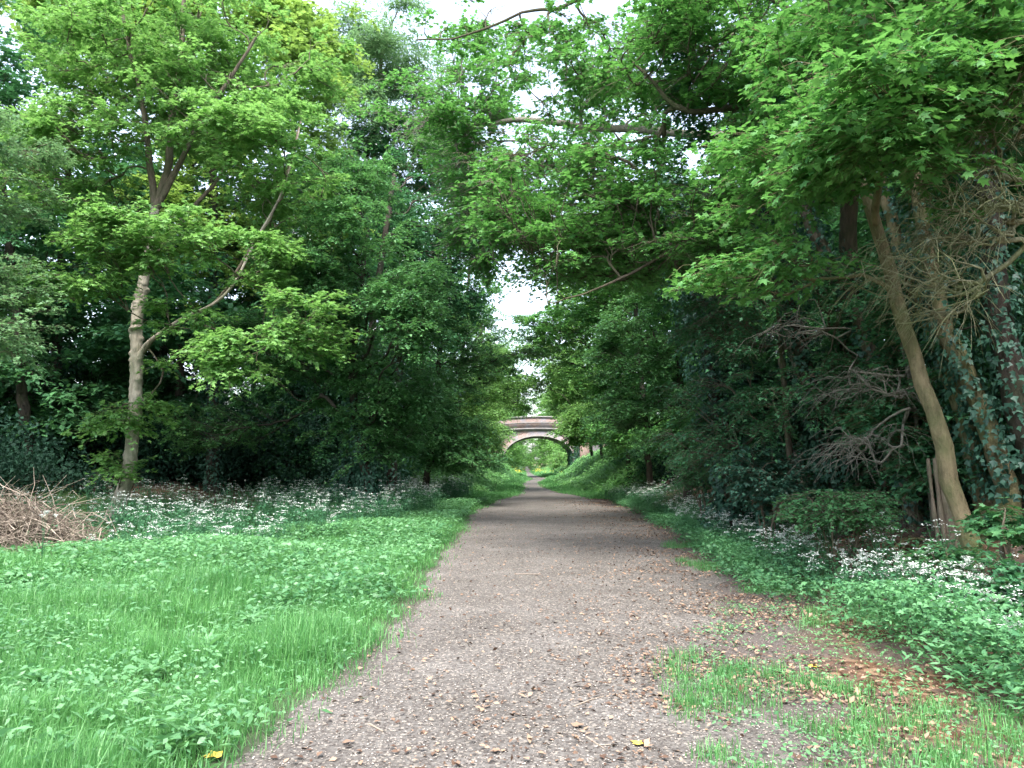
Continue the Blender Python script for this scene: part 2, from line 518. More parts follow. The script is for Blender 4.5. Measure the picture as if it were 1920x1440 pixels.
# ------------------------------------------------------------------ trees
def grow(name, label, cat, group, stems, blobs, leaf, size, mat, bark='bark', L=.7, twigs=6, per=12, seed=0, droop=.25,
         flat=.3, extra=None, density=1., twig_r=.004, up=.12, bare=False, sides=12, trunk_name='trunk', wig=.12, ivy=None, clump=0, br=1., bf=0.):
    """stems: [(points, r0, r1)] in the world; blobs: [(centre, radii, number of sprays)]"""
    rg = np.random.default_rng(seed + 1000)
    base = np.array(stems[0][0][0], float)
    root = empty(name, label, cat, base, group)
    tb = MB()
    nodes, dirs, rads = [], [], []
    for k, (p, r0, r1) in enumerate(stems):
        p = np.array(p, float)
        m = max(10, int(np.linalg.norm(np.diff(p, axis=0), axis=1).sum() / .3))
        q = smooth_line(p, m)
        q[1:-1] += rg.normal(0, min(r0, .15) * .14, (m - 2, 3))
        rr = np.linspace(r0, r1, m)
        if k == 0:
            s = np.linspace(0, 1, m)
            rr = rr * (1 + .45 * np.exp(-s * m * .3 / .35))
        rr *= 1 + rg.normal(0, .04, m)
        tubes(tb, (q - base)[None], rr[None], sides if r0 > .06 else 7)
        nodes.append(q)
        d = np.gradient(q, axis=0)
        dirs.append(nrm(d))
        rads.append(rr)
    nodes = list(np.concatenate(nodes)); dirs = list(np.concatenate(dirs)); rads = list(np.concatenate(rads))
    n0 = len(nodes)
    # spray ends, biased to the shell of every blob
    S, C = [], []
    for c, r, n in blobs:
        n = max(1, int(n * density))
        v = nrm(rg.normal(size=(n, 3))) * (rg.random((n, 1)) ** .42)
        v[:, 2] = v[:, 2] + np.where(v[:, 2] < -.5, .25, 0)
        if clump:
            cc = nrm(rg.normal(size=(clump, 3))) * (rg.random((clump, 1)) ** .4)
            w = cc[rg.integers(0, clump, n)] + rg.normal(0, .16, (n, 3))
            v = np.where(rg.random((n, 1)) < .72, w, v)
        S.append(np.asarray(c) + v * np.asarray(r)); C.append(np.repeat(np.asarray(c)[None], n, 0))
    S = np.concatenate(S); C = np.concatenate(C)
    N0 = np.array(nodes)
    d0 = np.sqrt(((S[:, None] - N0[None, ::3]) ** 2).sum(-1)).min(1)
    order = np.argsort(d0)
    arr = np.zeros((n0 + len(S) * 4 + 5, 3)); arr[:n0] = N0
    dar = np.zeros_like(arr); dar[:n0] = np.array(dirs)
    par = []; polys = []; cap = []; own = np.full(len(arr), -1)
    cnt = n0
    tt = np.linspace(0, 1, 6)[:, None]
    for i, j in enumerate(order):
        p = S[j]
        near = N0[np.argmin(((N0 - p) ** 2).sum(1))]
        q = p + (near - p) * .28 - np.array([0, 0, .12 * np.linalg.norm(p - near)])
        k = int(np.argmin(((arr[:cnt] - q) ** 2).sum(1)))
        s = arr[k]
        ln = np.linalg.norm(p - s) + 1e-6
        c = s + dar[k] * ln * .35 + (p - s) * .15 + rg.normal(0, wig * ln, 3) + np.array([0, 0, up * ln])
        B = (1 - tt) ** 2 * s + 2 * tt * (1 - tt) * c + tt ** 2 * p
        B[1:-1] += rg.normal(0, .02 * ln, (4, 3))
        polys.append(B); par.append(own[k]); cap.append(rads[k] if k < n0 else 9.)
        arr[cnt:cnt + 4] = B[2:]
        g_ = nrm(np.gradient(B, axis=0))
        dar[cnt:cnt + 4] = g_[2:]
        own[cnt:cnt + 4] = i
        cnt += 4
    polys = np.array(polys); n = len(polys)
    w = np.ones(n)
    for i in range(n - 1, -1, -1):
        if par[i] >= 0: w[par[i]] += w[i]
    rb = np.minimum(br * .0055 * w ** .55 * (L / .7) ** .5, max(.02, stems[0][1] * .6))
    rt = np.maximum(twig_r, rb * .45)
    cap = np.array(cap)
    for i in range(n):
        if par[i] >= 0: rb[i] = min(rb[i], rb[par[i]] * .92)
        else: rb[i] = min(rb[i], cap[i] * .9)
    rt = np.minimum(rt, rb)
    R = rb[:, None] + (rt - rb)[:, None] * np.linspace(0, 1, 6)
    big = rb > .018
    tubes(tb, (polys - base)[big], R[big], 6)
    tubes(tb, (polys - base)[~big], R[~big], 4)
    # twigs of every spray
    E = polys[:, -1]
    D = nrm(polys[:, -1] - polys[:, -3])
    out = nrm(E - C[order])
    H = D * np.array([1, 1, .35]) + out * np.array([.5, .5, .12]) + rg.normal(0, .15, D.shape)
    H = nrm(H)
    Sd = nrm(np.cross(H, np.array([0, 0, 1.])) + 1e-6)
    ang = np.linspace(-1.15, 1.15, twigs)[None] + rg.normal(0, .2, (n, twigs))
    ln = L * rg.uniform(.55, 1.1, (n, twigs)) * (1 - .25 * np.abs(ang))
    dirn = np.cos(ang)[..., None] * H[:, None] + np.sin(ang)[..., None] * Sd[:, None]
    dirn[..., 2] += rg.normal(0, .12, dirn.shape[:2])
    dirn = nrm(dirn)
    start = polys[:, -2][:, None] + (E - polys[:, -2])[:, None] * rg.random((n, twigs))[..., None]
    kk = 4
    ts = np.linspace(0, 1, kk)
    TW = start[:, :, None] + dirn[:, :, None] * (ln[..., None] * ts)[..., None]
    TW[..., 2] -= droop * (ln[..., None] * ts ** 2)
    TW[:, :, 1:-1] += rg.normal(0, .03 * L, TW[:, :, 1:-1].shape)
    tr = np.broadcast_to(twig_r * np.linspace(1, .4, kk), (n * twigs, kk))
    tubes(tb, TW.reshape(-1, kk, 3) - base, tr, 3)
    tr_o = tb.build(trunk_name, M[bark], root, smooth=True)
    if not bare:
        f = rg.random((n, twigs, per)) ** .8
        lp = start[:, :, None] + dirn[:, :, None] * (ln[..., None] * f)[..., None]
        lp[..., 2] -= droop * ln[..., None] * f ** 2
        P = lp.reshape(-1, 3) + rg.normal(0, size * .35, (n * twigs * per, 3))
        dd = np.repeat(dirn.reshape(-1, 3), per, 0)
        side = np.cross(dd, np.array([0, 0, 1.]))
        sgn = rg.choice([-1, 1], len(dd))[:, None]
        LD = dd * rg.uniform(.2, 1, (len(dd), 1)) + side * sgn * rg.uniform(.2, 1, (len(dd), 1)) + rg.normal(0, .2, dd.shape)
        LD[:, 2] -= rg.uniform(.0, .45, len(dd))
        NN = rg.normal(0, flat, dd.shape) + np.array([0, 0, 1.])
        lb = MB()
        kp = np.repeat(rg.random(n) >= bf, twigs * per)
        P, LD, NN = P[kp], LD[kp], NN[kp]
        leaves(lb, P - base, LD, NN, size * rg.uniform(.5, 1.25, len(P)), leaf)
        lb.build('crown', M[mat], root)
    if ivy:
        ivy_on(root, base, stems[0], *ivy, rg)
    if extra:
        extra(root, base, E, rg)
    return root


def ivy_on(root, base, stem, s0, s1, n, rad, size, rg, name='ivy', mat='ivy'):
    """leaves hugging a stem between two fractions of its length"""
    p, r0, r1 = stem
    q = smooth_line(p, 60)
    t = rg.uniform(s0, s1, n)
    i = np.clip(t * 59, 0, 58.99); k = i.astype(int); u = (i - k)[:, None]
    c = q[k] * (1 - u) + q[k + 1] * u
    d = nrm(q[k + 1] - q[k])
    a = rg.uniform(0, 2 * PI, n)
    U = nrm(np.cross(d, np.array([.1, 1, 0]))); W = np.cross(d, U)
    lump = .55 + .45 * np.sin(t * 23 + 2 * np.sin(a * 2)) * np.cos(a * 3 + t * 14)
    rr = r0 + (r1 - r0) * t + rad * lump * rg.random(n) ** .5
    O = np.cos(a)[:, None] * U + np.sin(a)[:, None] * W
    P = c + O * rr[:, None]
    D = np.array([0, 0, -1.]) + rg.normal(0, .5, (n, 3)) + O * .3
    N = O + np.array([0, 0, .45]) + rg.normal(0, .35, (n, 3))
    m = MB()
    leaves(m, P - base, D, N, size * rg.uniform(.6, 1.25, n), 'tri')
    return m.build(name, M[mat], root)


def down(p, sink=.15):
    p = np.array(p, float)
    return np.array([p[0], p[1], float(gz(p[0], p[1])) - sink])


def pts(*a):
    return [at(*q) for q in a]


def blob(px, py, Y, rx, rz, ry, n):
    s = Y / FPX
    return (at(px, py, Y), (rx * s, ry, rz * s), n)


def grounded(p):
    """add a foot that stands on the land below the first point"""
    p = [np.array(q, float) for q in p]
    f = down(p[0])
    if f[2] < p[0][2] - .05: p = [f] + p
    else: p[0] = f
    return p


# ---- the pale maple with the knobbly trunk
hero_stem = grounded(pts((222, 955, 19), (240, 890, 19), (250, 800, 19), (256, 700, 19), (257, 600, 19), (268, 535, 19.1), (283, 440, 19.1), (292, 385, 19.2)))


def hero_extra(root, base, E, rg):
    q = smooth_line(hero_stem, 260)
    k = 20
    m = len(q)
    s = np.linspace(0, 1, m)
    r = np.interp(s, [0, .06, .15, .5, .8, 1], [.25, .185, .16, .145, .125, .10])
    th = np.linspace(0, 2 * PI, k, endpoint=False)
    Rr = np.repeat(r[:, None], k, 1)
    for _ in range(95):
        s0 = rg.uniform(.05, .8); a0 = rg.uniform(0, 2 * PI); wd = rg.uniform(.3, .85); am = rg.uniform(.025, .065)
        da = np.abs((th - a0 + PI) % (2 * PI) - PI)
        ds = (s - s0) / .0045
        Rr += am * np.exp(-(da / wd) ** 2)[None] * np.exp(-ds ** 2)[:, None]
    Rr += rg.normal(0, .003, Rr.shape)
    T = nrm(np.gradient(q, axis=0))
    U = nrm(np.cross(T, np.array([0, 1., .05]))); W = np.cross(T, U)
    V = (q - base)[:, None] + Rr[..., None] * (np.cos(th)[None, :, None] * U[:, None] + np.sin(th)[None, :, None] * W[:, None])
    idx = np.arange(m * k).reshape(m, k); nx = np.roll(idx, -1, 1)
    b = MB(); b.add(V.reshape(-1, 3), np.stack([idx[:-1], nx[:-1], nx[1:], idx[1:]], -1).reshape(-1, 4))
    tubes(b, (smooth_line(pts((205, 985, 18.9), (222, 940, 18.95), (238, 895, 19)), 12) - base)[None], np.linspace(.2, .13, 12)[None], 12)
    b.build('trunk', M['bark_hero'], root, smooth=True)
    lb = MB()
    limb = smooth_line(pts((262, 668, 18.95), (275, 645, 18.85), (305, 622, 18.7), (345, 596, 18.6), (400, 570, 18.5), (440, 530, 18.5), (480, 450, 18.5), (522, 375, 18.6), (548, 300, 18.7), (566, 220, 18.8)), 40)
    tubes(lb, (limb - base)[None], np.interp(np.linspace(0, 1, 40), [0, .06, .3, 1], [.10, .058, .047, .018])[None], 10)
    lb.build('limb', M['bark_hero'], root, smooth=True)
    ivy_on(root, base, (hero_stem, .25, .2), .0, .10, 260, .1, .09, rg)


hero = grow('maple_tree', 'tall pale-trunked maple with ringed knobbly bark standing behind white flowers', 'tree', None,
            [([hero_stem[0], hero_stem[0] + np.array([0, 0, .3])], .05, .04),
             (hero_stem[-3:], .1, .1),
             (pts((292, 390, 19.2), (312, 330, 19.2), (318, 280, 19.2), (325, 200, 19.3), (340, 100, 19.5), (345, 0, 19.6)), .115, .05),
             (pts((290, 385, 19.2), (282, 320, 19.1), (276, 260, 19), (262, 170, 18.8), (240, 80, 18.6), (225, 0, 18.5)), .1, .04),
             (pts((294, 388, 19.2), (318, 345, 19.1), (345, 290, 19), (375, 230, 18.8), (430, 150, 18.6), (480, 70, 18.5)), .095, .035),
             (pts((276, 500, 19.1), (345, 410, 19.3), (398, 348, 19.5), (425, 310, 19.7)), .08, .03),
             (pts((262, 668, 18.95), (305, 622, 18.7), (400, 570, 18.5), (480, 450, 18.5), (522, 375, 18.6), (566, 220, 18.8)), .05, .02),
             (pts((345, 596, 18.6), (420, 622, 18.2), (500, 632, 18)), .025, .01)],
            [blob(330, 120, 19.9, 300, 150, 2.8, 430), blob(340, 190, 20.8, 260, 150, 1.6, 170), blob(275, 435, 16.6, 150, 55, .9, 100), blob(130, 525, 16.8, 100, 35, .8, 30),
             blob(480, 490, 17.6, 60, 55, .8, 34), blob(330, 590, 17.2, 60, 30, .5, 12), blob(430, 670, 16.8, 75, 45, .7, 34), blob(565, 600, 17.2, 75, 70, .9, 48), blob(520, 330, 18.8, 110, 120, 1.8, 95),
             blob(215, 785, 18.4, 55, 38, .6, 13), blob(228, 868, 18.7, 45, 32, .5, 9), blob(285, 730, 18.7, 22, 70, .4, 9), blob(100, 330, 19, 130, 120, 2, 95),
             blob(160, 240, 18, 130, 55, 1.2, 60), blob(450, 230, 17.8, 130, 50, 1.2, 60)],
            'palm', .115, 'maple', 'bark', L=.75, twigs=6, per=11, seed=1, clump=16, br=1.4, extra=hero_extra, trunk_name='branches')


def std(name, label, cat, group, foot, top, r0, blobs, leaf, size, mat, **kw):
    stem = grounded(pts(foot, *([kw.pop('via')] if 'via' in kw else []), top))
    return grow(name, label, cat, group, [(stem, r0, r0 * .3)], blobs, leaf, size, mat, **kw)


def blossom(n, sz=.05):
    def f(root, base, E, rg):
        k = rg.integers(0, len(E), n)
        P = E[k] + rg.normal(0, .22, (n, 3)) + np.array([0, 0, .08])
        # small bunches
        P = (P[:, None] + rg.normal(0, .045, (n, 5, 3))).reshape(-1, 3)
        m = MB()
        leaves(m, P - base, rg.normal(size=P.shape), rg.normal(0, .5, P.shape) + np.array([0, -.5, 1]), sz * rg.uniform(.6, 1.2, len(P)), 'kite')
        m.build('blossom', M['petal'], root)
    return f


std('hawthorn_tree', 'small-leaved tree reaching in from the left edge with pale hanging sprays', 'tree', None,
    (-210, 1000, 15), (-120, 250, 15.3), .16,
    [blob(25, 600, 14.6, 80, 110, 1.1, 95), blob(5, 330, 15.3, 65, 150, 1.4, 90), blob(-150, 430, 15, 150, 320, 2, 220)],
    'tri', .085, 'ash', bark='bark', L=.6, twigs=6, per=12, seed=2, clump=10)
std('dark_sycamore_tree', 'dark leafy tree filling the top left corner', 'tree', None,
    (60, 930, 24), (-20, 100, 24), .2,
    [blob(-10, 130, 22.5, 90, 170, 2, 130), blob(60, 520, 24, 170, 130, 1.8, 140)], 'palm', .15, 'wood', bark='bark_dark', L=.9, twigs=6, per=10, seed=3, clump=9)
std('yellow_green_maple_tree', 'tall maple with yellow-green top rising behind the pale trunk', 'tree', None,
    (400, 930, 27), (400, 40, 27), .25,
    [blob(430, 40, 26.5, 200, 120, 3, 230), blob(180, 20, 27, 190, 130, 3, 220), blob(560, 130, 26, 90, 100, 2, 110), blob(420, 400, 27, 210, 220, 2, 260)],
    'palm', .17, 'maple_yellow', bark='bark_dark', L=1., twigs=6, per=11, seed=4, clump=14, ivy=(0, .5, 2600, .4, .12))
std('ash_tree', 'feathery pale ash leaning toward the open sky above the track', 'tree', None,
    (650, 900, 34), (720, 60, 34), .25,
    [blob(650, 120, 33, 90, 110, 2.5, 130), blob(740, 180, 33, 110, 110, 2.5, 110), blob(690, 320, 34, 130, 90, 2.5, 140), blob(740, 60, 33, 70, 70, 2, 30), blob(820, 260, 33, 70, 110, 2, 80), blob(860, 400, 34, 70, 80, 2, 80)],
    'slim', .24, 'ash', bark='bark', L=1.2, twigs=7, per=14, seed=5, droop=.1, up=.25, clump=12)
std('hawthorn_tree', 'domed hawthorn dotted with white blossom overhanging the left verge', 'tree', None,
    (690, 905, 21.5), (690, 430, 21.5), .2,
    [blob(680, 500, 20, 150, 130, 2, 380), blob(770, 590, 18.8, 75, 90, 1.1, 150), blob(620, 360, 22, 120, 80, 2, 150),
     blob(560, 500, 19, 75, 50, .9, 70), blob(740, 730, 21.2, 90, 100, 1.3, 150), blob(690, 810, 21.6, 110, 60, .9, 80), blob(420, 800, 24.5, 120, 70, 1., 80), blob(500, 640, 22.5, 110, 90, 1.3, 110), blob(620, 690, 22.5, 90, 90, 1.2, 70)],
    'tri', .095, 'domed', bark='bark_dark', L=.62, twigs=7, per=14, seed=6, droop=.5, clump=18, ivy=(0, .6, 2600, .4, .1), extra=blossom(420, .032), via=(660, 700, 21.5))
std('ivy_clad_tree', 'dark ivy-wrapped trunk under the domed hawthorn', 'tree', None,
    (650, 905, 23.5), (740, 330, 24.5), .26,
    [blob(810, 400, 26, 110, 130, 2.2, 200), blob(870, 490, 26, 65, 90, 1.6, 110)], 'tri', .12, 'wood', bark='bark_dark', L=.85, twigs=6, per=12, seed=7, clump=9,
    ivy=(.0, .75, 3800, .5, .11), via=(670, 780, 23.5))
std('ivy_clad_tree', 'second ivy-wrapped trunk beside the mown verge, close behind the hawthorn', 'tree', None,
    (735, 900, 25), (765, 420, 26), .26, [blob(800, 600, 26, 70, 90, 1.5, 90)], 'tri', .12, 'wood', bark='bark_dark', L=.8, twigs=6, per=12, seed=8,
    ivy=(.0, .8, 3400, .5, .11))
left_row = [
    ((800, 900, 30), (850, 430, 30), [blob(965, 600, 31, 35, 25, 1.2, 14), blob(955, 660, 31, 70, 35, 1.5, 60), blob(855, 600, 30, 85, 120, 2, 200), blob(850, 850, 28, 90, 40, 1.2, 110), blob(830, 790, 29, 80, 80, 2, 170), blob(790, 700, 29, 70, 80, 2, 100)], 'domed', 'dark dense tree behind the ivy trunks on the left verge'),
    ((850, 895, 40), (880, 500, 40), [blob(960, 720, 40, 50, 35, 1.5, 60), blob(985, 755, 44, 45, 22, 1.2, 45), blob(888, 640, 40, 58, 100, 2.2, 190), blob(880, 780, 38, 55, 65, 2, 130)], 'maple', 'mid-green tree halfway along the left bank with low branches'),
    ((890, 885, 52), (905, 600, 52), [blob(920, 700, 52, 45, 75, 2.3, 170), blob(905, 800, 50, 55, 45, 2, 150)], 'bright', 'light green tree on the left bank just short of the brick bridge'),
    ((905, 870, 65), (915, 690, 65), [blob(915, 770, 64, 40, 55, 2.3, 170), blob(895, 820, 62, 45, 35, 2, 110)], 'bright', 'yellow-green bushy tree hiding the left end of the bridge'),
]
for i, (f, t, bl, mt, lab) in enumerate(left_row):
    std('bank_tree', lab, 'tree', 'trees lining the left bank', f, t, .2, bl, 'tri' if i < 1 else 'kite', .1 + .035 * i, mt, bark='bark_dark', L=.75 + .15 * i, twigs=6, per=13, seed=20 + i, clump=10, droop=.3)

# ---- right side
lean = pts((1838, 1072, 8.6), (1818, 1010, 8.6), (1785, 900, 8.65), (1745, 775, 8.7), (1712, 665, 8.8), (1682, 560, 8.9), (1652, 450, 9.0), (1625, 370, 9.1), (1598, 300, 9.2), (1570, 210, 9.3), (1545, 100, 9.4))
lean = [lean[0] + np.array([.09, 0, -.35])] + lean
grow('leaning_sycamore_tree', 'tan-barked sycamore trunk leaning over the right bank with large bright leaves', 'tree', None,
     [(lean, .11, .052), (pts((1640, 420, 9), (1650, 330, 8.6), (1690, 260, 8), (1760, 200, 7.4)), .05, .02)],
     [blob(1640, 240, 7.3, 200, 100, 1.0, 120), blob(1800, 110, 6.8, 170, 130, 1.0, 120), blob(1450, 500, 8.6, 120, 50, .8, 26),
      blob(1480, 310, 8.6, 140, 90, 1.1, 60), blob(1700, -110, 8, 330, 110, 2, 120), blob(1560, 60, 8, 130, 80, 1, 50)],
     'palm', .092, 'sycamore', 'bark_lean', L=.6, twigs=6, per=9, seed=30, droop=.3, clump=14, flat=.34)
grow('field_maple_tree', 'spreading maple arching its dark boughs over the path from the right', 'tree', None,
     [(grounded(pts((1600, 930, 13.5), (1590, 600, 13.2), (1600, 300, 12.8), (1640, 108, 12.4))), .2, .12),
      (pts((1640, 108, 12.4), (1550, 130, 12), (1480, 160, 11.8), (1400, 200, 11.6), (1330, 207, 11.5), (1272, 205, 11.4), (1235, 165, 11.4), (1190, 120, 11.4)), .09, .02),
      (pts((1600, 330, 12.8), (1480, 370, 12.2), (1380, 400, 12), (1290, 450, 11.8), (1170, 520, 11.7), (1060, 560, 11.6)), .06, .012),
      (pts((1620, 90, 12.4), (1500, 30, 12), (1380, -40, 12), (1200, -60, 12), (1060, 10, 12.3), (990, 20, 12.4), (870, 68, 12.8), (780, 75, 13)), .06, .012),
      (pts((1410, -40, 12), (1400, 30, 11.5), (1330, 110, 11.4), (1290, 170, 11.4)), .03, .012)],
     [blob(1250, 440, 12, 200, 80, 1.4, 150), blob(1150, 330, 12, 120, 90, 1.5, 85), blob(1330, 90, 11.2, 190, 110, 1.7, 150), blob(1060, 130, 12.6, 150, 110, 1.8, 62),
      blob(1450, 250, 12, 130, 110, 1.4, 110), blob(900, 40, 13, 120, 35, 1, 12), blob(1300, -120, 12, 330, 90, 2, 90), blob(1080, 470, 12, 110, 60, 1.2, 45), blob(960, 420, 12.5, 80, 50, 1.2, 30), blob(960, 330, 12.5, 80, 60, 1.2, 26)],
     'palm', .08, 'sycamore', 'twig', L=.62, twigs=7, per=11, seed=31, droop=.28, clump=18, wig=.2, br=1.5, twig_r=.005, bf=.26, density=1.35)
grow('bough_tree', 'tree whose long bare grey bough reaches level across the track', 'tree', None,
     [(grounded(pts((1500, 930, 17), (1490, 600, 17), (1480, 250, 17), (1490, 60, 17))), .22, .08),
      (pts((1480, 262, 17), (1330, 252, 17), (1130, 240, 17), (1000, 226, 17), (900, 232, 17), (840, 226, 17), (790, 205, 17)), .11, .02),
      (pts((1240, 280, 17.2), (1080, 275, 17.4), (960, 264, 17.5), (880, 268, 17.6)), .05, .012)],
     [blob(1010, 300, 17, 120, 70, 1.5, 75), blob(820, 215, 17, 120, 75, 1.5, 70), blob(880, 330, 18, 90, 80, 1.5, 60), blob(930, 130, 17.5, 110, 70, 1.5, 45), blob(900, 430, 18, 70, 60, 1.3, 50), blob(1150, 180, 17, 130, 90, 1.8, 80), blob(960, 400, 17.5, 90, 90, 1.5, 80), blob(1060, 430, 17.5, 100, 80, 1.5, 70), blob(1420, 400, 17, 120, 140, 2, 150)],
     'palm', .095, 'sycamore', 'bark_grey', L=.8, twigs=8, per=10, br=1.6, bf=.3, density=1.3, twig_r=.006, seed=32, droop=.15, clump=8, up=.05)
std('bare_twig_tree', 'leafless tangle of lichen-grey twigs hanging at the right edge', 'tree', None,
    (2030, 1000, 7.6), (1960, 250, 7.4), .12,
    [blob(1820, 380, 7.4, 110, 130, .8, 75), blob(1700, 480, 7.8, 120, 70, .8, 30), blob(1760, 560, 7.8, 90, 60, .7, 26), blob(1890, 230, 7.2, 70, 70, .6, 26)],
    'kite', .05, 'ivy', bark='lichen', L=.55, twigs=4, per=4, seed=33, bare=True, wig=.45, droop=.75, twig_r=.004, up=.05, br=1.7)
std('bare_twig_tree', 'leafless drooping brown twigs low on the right bank', 'tree', None,
    (1750, 960, 10.6), (1690, 640, 10.4), .06,
    [blob(1620, 720, 10, 90, 50, .7, 22), blob(1610, 830, 10, 90, 50, .7, 22), blob(1480, 610, 10.5, 90, 30, .6, 10)],
    'kite', .05, 'ivy', bark='bark_grey', L=.65, twigs=4, per=4, seed=34, bare=True, wig=.5, droop=.6, twig_r=.004, up=.2, br=1.4)
std('ivy_clad_tree', 'black-green ivy column leaning left beside the path on the right', 'tree', None,
    (1380, 960, 15), (1250, 330, 15.6), .24,
    [blob(1300, 430, 16, 100, 80, 1.4, 60), blob(1370, 620, 15.2, 90, 120, 1.2, 90), blob(1420, 780, 14.5, 80, 90, 1.1, 70)], 'tri', .09, 'ivy', bark='bark_dark',
    L=.6, twigs=7, per=14, seed=35, clump=7, ivy=(.0, 1., 7500, .75, .1), via=(1330, 680, 15.2), droop=.5)
std('bank_tree', 'drooping small-leaved tree veiling the ivy trunks above the bramble bush', 'tree', 'trees lining the right bank',
    (1490, 930, 13.2), (1450, 500, 13), .1,
    [blob(1400, 600, 12.6, 120, 110, 1., 80), blob(1520, 740, 12, 110, 80, .9, 75), blob(1600, 560, 11.6, 120, 90, .9, 75), blob(1680, 740, 11, 80, 90, .7, 50), blob(1330, 780, 14, 80, 80, .8, 55)],
    'tri', .07, 'wood', bark='bark', L=.6, twigs=7, per=12, seed=36, clump=10, droop=.5, bf=.12)
right_trunks = [
    ([(1715, 950, 11.2), (1650, 700, 11.4), (1575, 520, 11.6), (1500, 380, 11.8), (1440, 200, 12)], .15, 'bark', 1500, .28, 'slim ivy-flecked trunk leaning left behind the bare brown twigs'),
    ([(1570, 900, 12.6), (1530, 780, 12.7), (1480, 560, 13), (1440, 420, 13.2), (1400, 220, 13.4)], .17, 'bark_dark', 4200, .4, 'shaggy ivy trunk leaning left in the middle of the right bank'),
    ([(1862, 1060, 9.6), (1835, 900, 9.7), (1785, 710, 9.8), (1725, 570, 10), (1670, 400, 10.2), (1620, 200, 10.4)], .13, 'bark_lean', 1000, .22, 'thin brown trunk just behind the leaning sycamore'),
    ([(1905, 1050, 9.2), (1885, 900, 9.2), (1835, 760, 9.3), (1790, 660, 9.4), (1740, 480, 9.6), (1700, 250, 9.8)], .14, 'bark_lean', 1100, .25, 'brown trunk with ivy tufts nearest the right edge'),
    ([(1985, 1040, 9.0), (1935, 850, 9.0), (1880, 620, 9.1), (1855, 420, 9.2), (1845, 150, 9.4)], .2, 'bark_dark', 1800, .3, 'thickest ivy-hung trunk cut by the right edge'),
]
for i, (p, r, bk, n, rad, lab) in enumerate(right_trunks):
    p = grounded(pts(*p))
    tq = p[-1]
    grow('bank_tree', lab, 'tree', 'trunks crowding the right bank', [(p, r, r * .5)],
         [(tq + np.array([.4, .3, .6]), (1.8, 1.4, 1.6), 90), (p[2] + np.array([.5, 1.0, .3]), (1.3, .8, 1.3), 70), (p[1] + np.array([.3, 1.1, .5]), (1.0, .7, .9), 45)], 'tri', .09, 'wood', bk, L=.6, twigs=6, per=12, seed=40 + i,
         ivy=(.15, .9, n, rad, .085), clump=6)
right_row = [
    ((1290, 930, 21), (1260, 420, 21), [blob(1280, 500, 20.5, 100, 110, 1.5, 130), blob(1230, 640, 21.5, 110, 130, 1.8, 260), blob(1290, 800, 20, 85, 75, 1.4, 150), blob(1190, 760, 22, 75, 60, 1.4, 100)], 'domed', 'dense dark tree sweeping down to the path beyond the ivy column'),
    ((1220, 910, 29), (1180, 450, 29), [blob(1035, 620, 31, 60, 40, 1.5, 50), blob(1150, 470, 28, 120, 110, 2, 170), blob(1150, 640, 30, 95, 125, 2, 240), blob(1185, 800, 28.5, 75, 50, 2, 120)], 'sycamore', 'layered mid-green tree above the shaded right bank'),
    ((1180, 890, 39), (1140, 500, 39), [blob(1005, 640, 41, 45, 35, 1.5, 40), blob(1030, 690, 41, 45, 50, 1.5, 60), blob(1105, 620, 40, 70, 120, 2.2, 220), blob(1135, 770, 39, 75, 55, 2, 150)], 'maple', 'fresh green tree framing the sky gap on its right'),
    ((1130, 880, 52), (1110, 600, 52), [blob(1075, 700, 52, 48, 75, 2.4, 190), blob(1110, 795, 50, 65, 38, 2, 140)], 'maple', 'green tree drooping over the right end of the bridge'),
    ((1110, 860, 65), (1090, 690, 65), [blob(1072, 745, 64, 40, 40, 2.0, 110), blob(1115, 800, 63, 40, 28, 2, 80)], 'bright', 'small light tree on the bank touching the bridge parapet'),
]
for i, (f, t, bl, mt, lab) in enumerate(right_row):
    std('bank_tree', lab, 'tree', 'trees lining the right bank', f, t, .2, bl, 'tri' if i < 2 else 'kite', .1 + .03 * i, mt, bark='bark_dark', L=.75 + .13 * i, twigs=6, per=13, seed=50 + i, clump=10, droop=.35)

# ---- shrubs on the right bank
def shrub(label, px, py, Y, rx, rz, ry, n, leaf, size, mat, seed, cat='shrub', name='shrub', group='shrubs on the right bank', L=.4, droop=.2, **kw):
    c = at(px, py, Y)
    f = down(c, .05)
    rg = np.random.default_rng(seed)
    h = max(c[2] - f[2], .3)
    stems = []
    for k in range(5):
        a = rg.uniform(0, 2 * PI)
        t = np.array([c[0] + math.cos(a) * rx * Y / FPX * .5, c[1] + math.sin(a) * ry * .5, f[2] + h * rg.uniform(.7, 1.2)])
        stems.append(([f + np.array([math.cos(a), math.sin(a), 0]) * .06, (f + t) / 2 + rg.normal(0, .06, 3), t], .022, .008))
    return grow(name, label, cat, group, stems, [blob(px, py, Y, rx, rz, ry, n)], leaf, size, mat, 'bark', L=L, twigs=6, per=11, seed=seed, droop=droop, trunk_name='stems', **kw)

shrub('rounded light-stemmed bush at the foot of the ivy column', 1320, 880, 16, 55, 55, .8, 90, 'tri', .06, 'hawthorn', 60)
shrub('rounded low green bramble bush on the leaf-littered slope', 1570, 955, 9.8, 95, 42, .6, 75, 'tri', .055, 'hawthorn', 61)
shrub('dark ivy mound spilling down the bank behind the parsley', 1440, 900, 12.4, 60, 70, .6, 90, 'tri', .075, 'ivy', 62)
shrub('broad-leaved sapling in front of the trunks at the right edge', 1900, 985, 7.4, 45, 28, .35, 12, 'palm', .09, 'hawthorn', 63)
shrub('low green seedling tuft beside the leaning trunk base', 1765, 1050, 7.8, 50, 20, .4, 18, 'tri', .06, 'hawthorn', 64, L=.25)
shrub('leafy clump of suckers at the right edge under the trunks', 1900, 1090, 6.9, 45, 30, .4, 22, 'tri', .075, 'wood', 65, L=.25)

